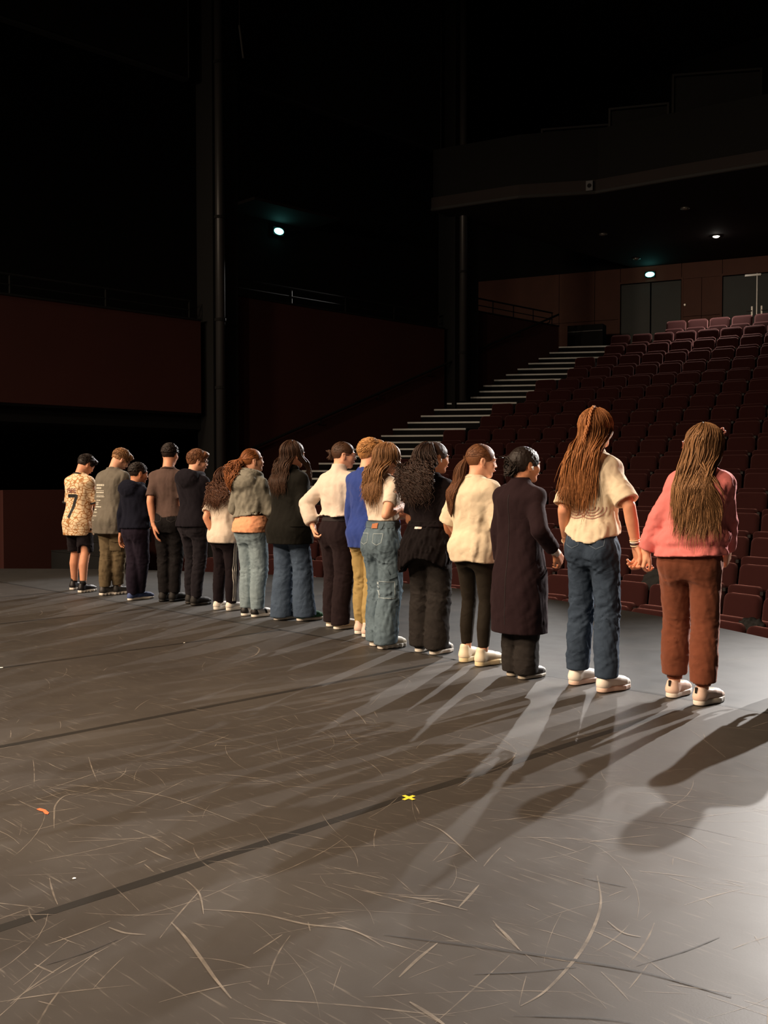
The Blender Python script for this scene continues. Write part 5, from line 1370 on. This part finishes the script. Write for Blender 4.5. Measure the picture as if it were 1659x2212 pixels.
# 8 -- girl in black blazer
def blazer_parts(x):
    h = x['h']; m = x['c']['top']['m']
    for s in (1,): strokes(x, 'pocket_flap', m, [[(-.04*h, .545*h), (.05*h, .545*h)]], .028*h, 'bvh', (.85, -.5, 0), None, .008)
    L = [(x['nb'][0] + math.sin(a)*.050*h, x['nb'][1] - math.cos(a)*.046*h, x['nb'][2] + (.030 - .010*(1 - math.cos(a)))*h) for a in np.linspace(-2.2, 2.2, 17)]
    MB().tube(L, .011*h, 6, 1.6).build('lapel_collar', m, x['top'], True)
person(seed=8, px=(628, 1340), fp={-1: (606, 1339), 1: (656, 1341)}, fyaw={-1: -10, 1: -16}, h=1.67, yaw=44, skin='light', head=0.142, hyaw=20, hpitch=4, lean=(0, -.01), res=1.2, w=1.1,
    label='girl with long dark wavy hair in black blazer and wide blue jeans',
    hairm=H_dkbrown, hair=long_hair(520, .735, .075, wave=.012, rad=.0045, amax=2.3, jitter=.05, front=((1, .35),), cap=dict(t=.055, nape_r=.24)),
    arms={-1: dict(at=(-.07, .09, .48)), 1: dict(hand=(660, 1148, -.04), back=(.8, .6, 0), pole=(.8, -.7, 0), curl=(.9, .9, .6))},
    top=dict(name='blazer', m=fab('black_blazer', (26, 25, 22), .1, sheen=.03), hem=.432, ease=.020, sleeve=.95, sr=(0.0396, 0.0317), elbow=1.05, flare=.012, wr=.7),
    legs=dict(m=D_mid, r=(.060, .055, .058, .066), hem=.022, ease=.008, flare=.01, wr=1.0),
    shoes=dict(m=mat('green_suede', (50, 104, 72), .8, .1, 40), sole=WHITE, sole_h=.028, stripe=WHITE, size=1.05), extra=[blazer_parts])
# 9 -- girl in white blouse
person(seed=9, px=(728, 1356), fp={-1: (718, 1353), 1: (735, 1359)}, h=1.65, yaw=46, skin='fair', head=0.140, hyaw=40, hpitch=4, lean=(0, .03), res=1.15, w=.98,
    label='girl with glasses and low bun in white high-neck blouse and dark high-waisted trousers',
    hairm=H_dkbrown, hair=bun((-.12, -.53, -.02), .19, 170, .0032),
    arms={-1: dict(hand=(677, 1140, .04), back=(-.9, -.4, 0), pole=(-1, -.3, 0), curl=(.9, .9, .6)), 1: dict(at=(.13, .05, .475), pole=(.7, -1, 0))},
    top=dict(name='blouse', m=fab('white_blouse', (220, 204, 188), .06), hem=.604, ease=.018, sleeve=.93, sr=(0.0396, 0.0299), elbow=1.15, puff=True, solid=True, collar=.012, wr=1.3, flare=.004, hemw=.004),
    legs=dict(m=fab('aubergine_twill', (36, 27, 29)), r=(.058, .052, .049, .050), hem=.028, waist=.642, ease=.004, wr=1.0),
    shoes=dict(m=CREAMS, sole=WHITE, sole_h=.026, laces=WHITE), extra=[glasses((150, 100, 84)), waistband(mat('dark_belt', (30, 22, 24)), .578, .606, 'belt')])
# 10 -- blond boy in blue sweater
person(seed=10, px=(793, 1372), fp={-1: (780, 1369), 1: (797, 1376)}, h=1.66, w=.92, yaw=44, skin='fair', head=0.142, hyaw=22, hpitch=2, lean=(0, .0), res=1.15,
    label='blond boy in royal blue sweater and sand-coloured joggers behind the girl in cargo jeans',
    hairm=H_blond, hair=short_hair(t=0.05, nape=-0.22, nape_r=.15, amp=0.014, lam=.22, quiff=True),
    arms={-1: HANG(-1), 1: dict(at=(.10, .11, .54), pole=(1, -.8, 0))},
    top=dict(name='sweater', m=fab('royal_blue_knit', (48, 66, 132), .12, sheen=.3), hem=.450, ease=.014, sleeve=.97, sr=(0.0378, 0.0264), collar=.0, flare=.004),
    legs=dict(m=fab('sand_joggers', (166, 142, 92)), r=(.056, .047, .042, .032), hem=.058, cuff=.028, wr=1.6),
    shoes=dict(m=PINKW, sole=WHITE, sole_h=.034, high=True))
# 11 -- girl in cropped white tee and cargo jeans
def jeans_patch(x):
    h = x['h']; strokes(x, 'leather_patch', mat('tan_leather', (166, 98, 54), .6), [[(.004*h, .600*h), (.040*h, .600*h)]], .026*h, 'tbvh', (0, -1, 0), x['trousers'], .008)
    for u in (-.055, .055): strokes(x, 'belt_loop', D_cargo, [[(u*h, .585*h), (u*h, .622*h)]], .010*h, 'tbvh', (0, -1, 0), x['trousers'], .009)
    strokes(x, 'hammer_loop', D_cargo, [[(-.02*h, .39*h), (.0, .35*h), (.04*h, .37*h)]], .018*h, 'tbvh', (.9, -.4, 0), x['trousers'], .010)
    m = mat('pale_stitch', (150, 164, 170), .8)
    strokes(x, 'side_seam', m, [[(0, z*h) for z in np.linspace(.05, .57, 30)]], .004, 'tbvh', (1, 0, 0), x['trousers'], .002)
    strokes(x, 'thigh_pocket', m, [[(-.03*h, .33*h), (-.03*h, .25*h), (.04*h, .25*h), (.04*h, .33*h), (-.03*h, .33*h)]], .005, 'tbvh', (.85, -.55, 0), x['trousers'], .003)
person(seed=11, px=(828, 1397), fp={-1: (815, 1394), 1: (833, 1401)}, h=1.60, yaw=48, skin='fair', head=0.146, hyaw=14, hpitch=12, lean=(0, -.01), res=1.05,
    label='girl with light brown hair in cropped white T-shirt and washed blue cargo jeans',
    hairm=H_ltbrown, hair=long_hair(620, .735, .080, wave=.014, rad=.0045, amax=2.4, jitter=.06, front=((1, .3),), cap=dict(t=.055, nape_r=.24)),
    arms={-1: dict(hand=(872, 1114, .05), pole=(-1, -.6, -.4), back=(-.2, .5, 1), curl=(.5, .6, .5)), 1: dict(hand=(862, 1098, -.06), pole=(.4, -1, -.6), back=(.9, -.2, .3), curl=(.6, .7, .6))},
    top=dict(name='cropped_t_shirt', m=F_white, hem=.622, ease=.006, sleeve=.36, sr=(0.0327, 0.0343), wr=.9, rib=F_white),
    legs=dict(m=D_cargo, r=(.062, .056, .056, .058), hem=.028, waist=.620, ease=.010, wr=1.9),
    shoes=dict(m=CREAMS, sole=WHITE, sole_h=.034, wavy=True, size=1.05), extra=[jeans_patch, back_pockets((150, 164, 170)), waistband(D_cargo, .590, .622)])
# 12 -- girl with big curly hair, jumper tied round the waist
def tied_jumper(x):
    h = x['h']; lx, ly = x['c'].get('lean', (0, 0))
    prof = [(.36*h, .126*h, .108*h, -.02*h), (.43*h, .132*h, .114*h, -.022*h), (.50*h, .128*h, .108*h, -.016*h), (.56*h, .112*h, .090*h, -.008*h), (.605*h, .096*h, .074*h, 0), (.64*h, .092*h, .070*h, 0)]
    z0 = lambda Z: 0*Z
    def fn(X, Y, Z):
        d = loft(X, Y, Z, prof, z0, z0) + folds(X, Y, Z, 91, .16, .012, (1, 1, .25)) + folds(X, Y, Z, 92, .07, .004, (.6, .6, 1))
        hem = (.425 + .05*np.sin(X/h*14 + .6) + .10*np.clip(Y/h + .03, 0, .2)/.2*1.6)*h - np.clip(X, 0, 1)*.35
        d = np.maximum(d, np.maximum(hem - Z, Z - .628*h))
        d = np.maximum(d, -np.maximum(loft(X, Y, Z, [(p[0], p[1] - .030, p[2] - .030, p[3]) for p in prof], z0, z0), Z - .56*h))
        return smin(d, chain(X, Y, Z, [(.08*h, .045*h, .615*h), (.02*h, .085*h, .60*h), (.0, .10*h, .55*h), (-.01*h, .10*h, .46*h)], [.02*h, .024*h, .022*h, .018*h]), .02)
    V, F = surface_nets(fn, [-.24, -.24, .30*h], [.24, .24, .66*h], .0095); o = mesh('tied_jumper', V, F.astype(np.int32), F_black, x['root'], True)
    x['jb'] = BVHTree.FromPolygons([tuple(v) for v in V], [tuple(q) for q in F.tolist()])
    strokes(x, 'woven_tag', mat('white_tag', (226, 214, 206), .7), [[(-.026*h, .597*h), (.012*h, .597*h)]], .010*h, 'jb', (0, -1, 0), o, .004)
person(seed=12, px=(926, 1409), fp={-1: (910, 1407), 1: (943, 1413)}, h=1.60, yaw=34, skin='tan', head=0.146, hyaw=32, hpitch=4, lean=(.01, .01), res=1.05, w=1.08,
    label='girl with big curly dark hair in black T-shirt with jumper tied round her waist',
    hairm=H_curldark, hair=long_hair(720, .745, .085, curl=.015, cw=.065, rad=.0046, amax=1.35, amin=-1.6, jitter=.06, vol=.30, roots=(.2, .95), ymin=-.05, drift=-.015, cap=dict(t=.035)),
    arms={-1: dict(at=(-.06, .13, .56), pole=(-.6, -1, 0)), 1: dict(hand=(975, 1178, -.02), pole=(.5, -1, 0), back=(1, -.2, 0))},
    top=dict(name='t_shirt', m=fab('black_cotton', (21, 16, 18)), hem=.600, ease=.012, sleeve=.44, sr=(0.0344, 0.0370), wr=.8),
    legs=dict(m=D_char, r=(.062, .056, .056, .058), hem=.032, ease=.008, wr=1.3),
    shoes=dict(m=shoe_mat('black_white_skate', [(28, 25, 25), (60, 56, 54), (210, 202, 192)], [.5, .72]), sole=WHITE, sole_h=.032, stripe=WHITE, nstripe=1), extra=[tied_jumper, earbud()])
# 13 -- girl with long ponytail, oversize white tee
person(seed=13, px=(1027, 1433), fp={-1: (1008, 1429), 1: (1044, 1438)}, h=1.57, yaw=40, skin='fair', head=0.150, hyaw=38, hpitch=6, lean=(0, 0), res=1.0, w=1.05,
    label='girl with long brown ponytail in oversize white T-shirt and black leggings',
    hairm=H_brown, hair=ponytail(380, .665, at=(-.10, -.47, .06), width=.032, rad=.0038, back=.030, tie=mat('dark_tie', (40, 26, 20)), drift=(-.005, -.01)),
    arms={-1: dict(at=(-.13, .09, .52), pole=(-1, -.8, 0)), 1: dict(at=(.15, .07, .50), pole=(.8, -1, 0))},
    top=dict(name='t_shirt', m=F_cream, hem=.470, ease=.023, sleeve=.55, sr=(0.0482, 0.0563), flare=.0, wr=1.3, hemw=.004, rib=F_cream),
    legs=dict(name='leggings', m=fab('black_lycra', (36, 31, 25), .15, .7), r=(.052, .034, .0325, .0225), hem=.085, wr=.35, ease=.0),
    shoes=dict(m=CREAMS, sole=mat('cream_sole', (232, 212, 170), .5), sole_h=.038, laces=WHITE, size=1.08, high=True))
# 14 -- person in long dark coat
def white_cuff(s):
    def f(x):
        w = x['wri'][s]; d = w - x['elb'][s]; d = d/np.linalg.norm(d)
        MB().tube([w - d*.05, w - d*.02, w + d*.015], [.026, .029, .031], 14).build('shirt_cuff', mat('white_cuff', (214, 206, 190), .8), x['top'], True)
    return f
def coat_seam(x):
    h = x['h']; strokes(x, 'back_seam', mat('coat_seam', (28, 20, 22)), [[(0, z*h) for z in np.linspace(.24, .80, 40)]], .005, 'bvh', (0, -1, 0), None, .002)
    for s in (-1, 1): pass
person(seed=14, px=(1122, 1462), fp={-1: (1110, 1459), 1: (1136, 1466)}, h=1.53, yaw=38, skin='tan', head=0.150, hyaw=22, hpitch=2, lean=(0, 0), res=1.0, w=1.02,
    label='child with dark curly bun in long dark wool coat and baggy charcoal trousers',
    hairm=H_black, hair=bun((-.10, -.40, -.03), .26, 320, .0038, 1.6, cap=dict(t=.05, amp=.014, lam=.12)),
    arms={-1: HANG(-1), 1: dict(hand=(1200, 1194, -.12), pole=(.4, -1, -.4), back=(.6, -.6, .6), curl=(.7, .8, .6))},
    top=dict(name='coat', m=F_coat, hem=.198, ease=.018, sleeve=.93, sr=(0.0378, 0.0317), elbow=1.08, flare=.010, collar=.006, wr=.8, gw=1.0),
    legs=dict(m=D_char, r=(.050, .050, .052, .052), hem=.025, wr=1.2, hip=.86),
    shoes=dict(m=shoe_mat('dark_canvas', [(40, 36, 34), (54, 48, 46), (190, 182, 170)], [.4, .80]), sole=mat('stone_sole', (176, 166, 150), .6), sole_h=.026, laces=WHITE), extra=[white_cuff(1), coat_seam, earbud()])
# 15 -- tall girl with long chestnut hair
def tee_print(x):
    h = x['h']; m = mat('print_dusty_rose', (168, 118, 106), .8); L = []
    for s in (-1, 1):
        for k in range(4):
            r = .012 + .010*k; cx, cz = s*.030*h - .01*h, .655*h
            L.append([(cx + r*h*math.cos(a)*1.2, cz + r*h*math.sin(a)) for a in np.linspace(PI, 2*PI, 14)])
    L.append([(-.03*h - .01*h, .62*h), (-.015*h - .01*h, .635*h), (-.01*h, .618*h), (.015*h - .01*h, .635*h), (.03*h - .01*h, .62*h)])
    strokes(x, 'back_print', m, L, .0045, off=.003)
def braid(x):
    P = [];
    for q in np.linspace(0, 1, 60):
        if q < .4: p = skull(x, .42 - .10*q, 1.25 - q*3.4, .125)
        else: p = skull(x, .38, -.11, .125)*1.0 + np.array([-.10*(q - .4), -.015, -(q - .4)*.34])
        P.append(p)
    P = np.array(P); P[20:] = push_out(x, P[20:], .040); mb = MB()
    for ph in (0, PI): mb.tube([p + np.array([math.cos(i*.9 + ph)*.007, -.004 + math.sin(i*.9 + ph)*.004, 0]) for i, p in enumerate(P)], .0062, 5)
    mb.build('braid', hair_mat('hair_braid', (150, 92, 52), (190, 128, 80)), x['root'], True)
person(seed=15, px=(1279, 1486), fp={-1: (1248, 1478), 1: (1310, 1494)}, fyaw={-1: -14, 1: -20}, h=1.755, yaw=24, skin='light', head=0.134, hyaw=14, hpitch=0, lean=(-.005, .01), res=.95, w=.88, shoulder=.068, al=.96,
    label='tall girl with long chestnut hair in cream T-shirt and blue jeans, holding hands both sides',
    hairm=H_copper, hair=long_hair(1250, .682, .066, wave=.005, rad=.0037, amax=2.25, jitter=.055, drift=-.028, cap=dict(t=.05, nape_r=.24)),
    arms={-1: dict(hand=(1224, 1168, .16), pole=(.1, -1, 0), back=(-1, -.2, 0), curl=(.6, .7, .6)), 1: dict(hand=(1374, 1178, -.16), pole=(.8, -.8, 0), back=(.5, .8, 0), curl=(.8, .9, .6))},
    top=dict(name='t_shirt', m=F_cream, hem=.560, ease=.014, sleeve=.50, sr=(0.0361, 0.0440), vee=.045, veex=.0, hemx=-.04, wr=1.5, rib=F_cream),
    legs=dict(m=D_dark, r=(.052, .043, .043, .041), hem=.055, waist=.59, wr=1.5),
    shoes=dict(m=OFFW, sole=PINKW, sole_h=.032, laces=WHITE, size=.98), extra=[tee_print, braid, back_pockets((86, 100, 116)), bracelets(1, [(226, 206, 176), (60, 36, 44), (232, 222, 210), (214, 190, 150)]), bracelets(-1, [(226, 206, 176)])])
# 16 -- girl in pink sweatshirt
def hair_clip(x):
    p = skull(x, .95, .42, .15); u = x['Rh'] @ np.array([.8, -.6, 0]); v = np.array([0, 0, 1.0]); mb = MB()
    L = []
    for a in np.linspace(0, 2*PI, 31): r = .020*(1 + .22*math.cos(5*a)); L.append(p + u*math.cos(a)*r + v*math.sin(a)*r)
    mb.tube(L, .0042, 6).build('hair_clip', mat('rose_clip', (214, 150, 138), .35), x['root'], True)
def side_tag(x): pass
person(seed=16, px=(1488, 1513), fp={-1: (1457, 1505), 1: (1518, 1522)}, fyaw={-1: -10, 1: -20}, h=1.64, yaw=16, skin='fair', head=0.142, hyaw=-74, hpitch=0, lean=(.065, .0), res=.95, w=1.06, shoulder=.080, al=.88,
    label='girl with long light brown hair in pink sweatshirt and brown joggers, rightmost in the line',
    hairm=H_ltbrown, hair=long_hair(1250, .640, .082, wave=.003, rad=.0037, amax=2.3, jitter=.07, drift=.012, cap=dict(t=.05, nape_r=.24)),
    arms={-1: dict(hand=(1396, 1190, .14), pole=(-.5, -1, 0), back=(-.5, -.9, .3), curl=(.9, 1.0, .7)), 1: dict(at=(.10, .12, .545), pole=(.55, -1, 0), curl=(.8, .8, .6))},
    top=dict(name='sweatshirt', m=fab('pink_fleece', (226, 128, 124), .08, sheen=.3), hem=.530, ease=.020, sleeve=.98, sr=(0.0420, 0.0320), elbow=1.05, gather=.026, band=(.106*1.61, .084*1.61), wr=1.5, flare=.004, hemx=.05),
    legs=dict(m=fab('brown_fleece', (112, 64, 46), .08, sheen=.3), r=(.058, .048, .049, .045), hem=.085, ease=.006, cuff=.028, wr=.9),
    shoes=dict(m=PINKW, sole=OFFW, sole_h=.034, laces=WHITE, tab=BLK), extra=[hair_clip, glasses((150, 90, 70))])
# 17 -- the line goes on past the right edge; only this child's shadow reaches the picture
person(seed=17, px=(1778, 1486), fp={-1: (1760, 1480), 1: (1796, 1491)}, h=1.40, yaw=14, skin='light', head=0.152, res=1.5,
    label='child just past the right edge, seen only as a shadow on the floor',
    hairm=H_brown, hair=short_hair(t=0.06, nape=-0.22, nape_r=.15, amp=0.014), arms={-1: HANG(-1), 1: HANG(1)},
    top=dict(name='jumper', m=F_navy, hem=.50, ease=.024, sleeve=.97, sr=(0.0378, 0.0282)), legs=dict(m=D_mid, r=(.056, .048, .044, .042), hem=.04), shoes=dict(m=OFFW, sole=WHITE))

# ------------------------------------------------------------------ small things on the floor and seats
p = on_floor(883, 1724); o = empty('tape_cross', (p[0], p[1], 0.0), 0.75); tag(o, 'small yellow tape cross on the floor beside the dark seam', 'tape mark')
M_yel = mat('yellow_tape', (232, 214, 70), 0.5); M_ora = mat('orange_tape', (240, 110, 70), 0.5)
for a in (0.9, -0.9):
    c_, s_ = math.cos(a), math.sin(a); n_ = [(-.034, -.0085), (.034, -.0085), (.034, .0085), (-.034, .0085)]
    MB().prism([(q[0]*c_ - q[1]*s_, q[0]*s_ + q[1]*c_) for q in n_], 0.0018 if a > 0 else 0.0023, 0.0022 if a > 0 else 0.0027).build('tape_piece', M_yel, o)
pp = [on_floor(*q)[:2] for q in ((79, 1749), (86, 1747), (98, 1750), (106, 1757), (103, 1760), (97, 1759), (93, 1754), (85, 1752))]
o = MB().prism([tuple(q) for q in pp], 0.0018, 0.0026).build('tape_scrap', M_ora); tag(o, 'small orange scrap of tape on the floor at lower left', 'tape mark')
for (x, y, r, lab) in ((160, 1899, .006, 'tiny white paper crumb on the floor at lower left'), (398, 1389, .008, 'tiny white paper crumb on the third floor seam'), (2, 1443, .014, 'white tape fleck at the left border on the third floor seam')):
    q = on_floor(x, y); o = MB().prism([(q[0] + r*math.cos(a)*(1 + .3*math.sin(3*a)), q[1] + r*math.sin(a)) for a in np.linspace(0, 2*PI, 9)[:-1]], 0.0018, 0.0034).build('paper_crumb', mat('white_paper', (235, 232, 225))); tag(o, lab, 'crumb')
# a jacket and a bag left on front seats
def bundle(name, k, X, m, seed, lab, cat, size):
    Y = row_y(k, X, -0.40); z = ROW_Z[k-1] - SEAT_H; fn = lambda a, b, c_: ell(a, b, c_, (0, 0, size[2]*.5), (size[0], size[1], size[2]*.55)) + folds(a, b, c_, seed, .2, .008)
    V, F = surface_nets(lambda a, b, c_: np.maximum(fn(a, b, c_), -c_), [-size[0] - .06, -size[1] - .06, -.02], [size[0] + .06, size[1] + .06, size[2]*1.1 + .06], .012)
    o = mesh(name, V, F.astype(np.int32), m, None, True); o.location = (X, Y, z + .0); tag(o, lab, cat); return o

bundle('jacket', 17, -6.3, mat('grey_jacket_cloth', (34, 34, 34), .9), 41, 'dark grey jacket heaped on a front seat below the joined hands', 'jacket', (.22, .08, .72))
bundle('bag', 18, -4.55, mat('black_bag_cloth', (16, 16, 16), .8), 43, 'black bag left among the front seats at the right border', 'bag', (.24, .08, .66))
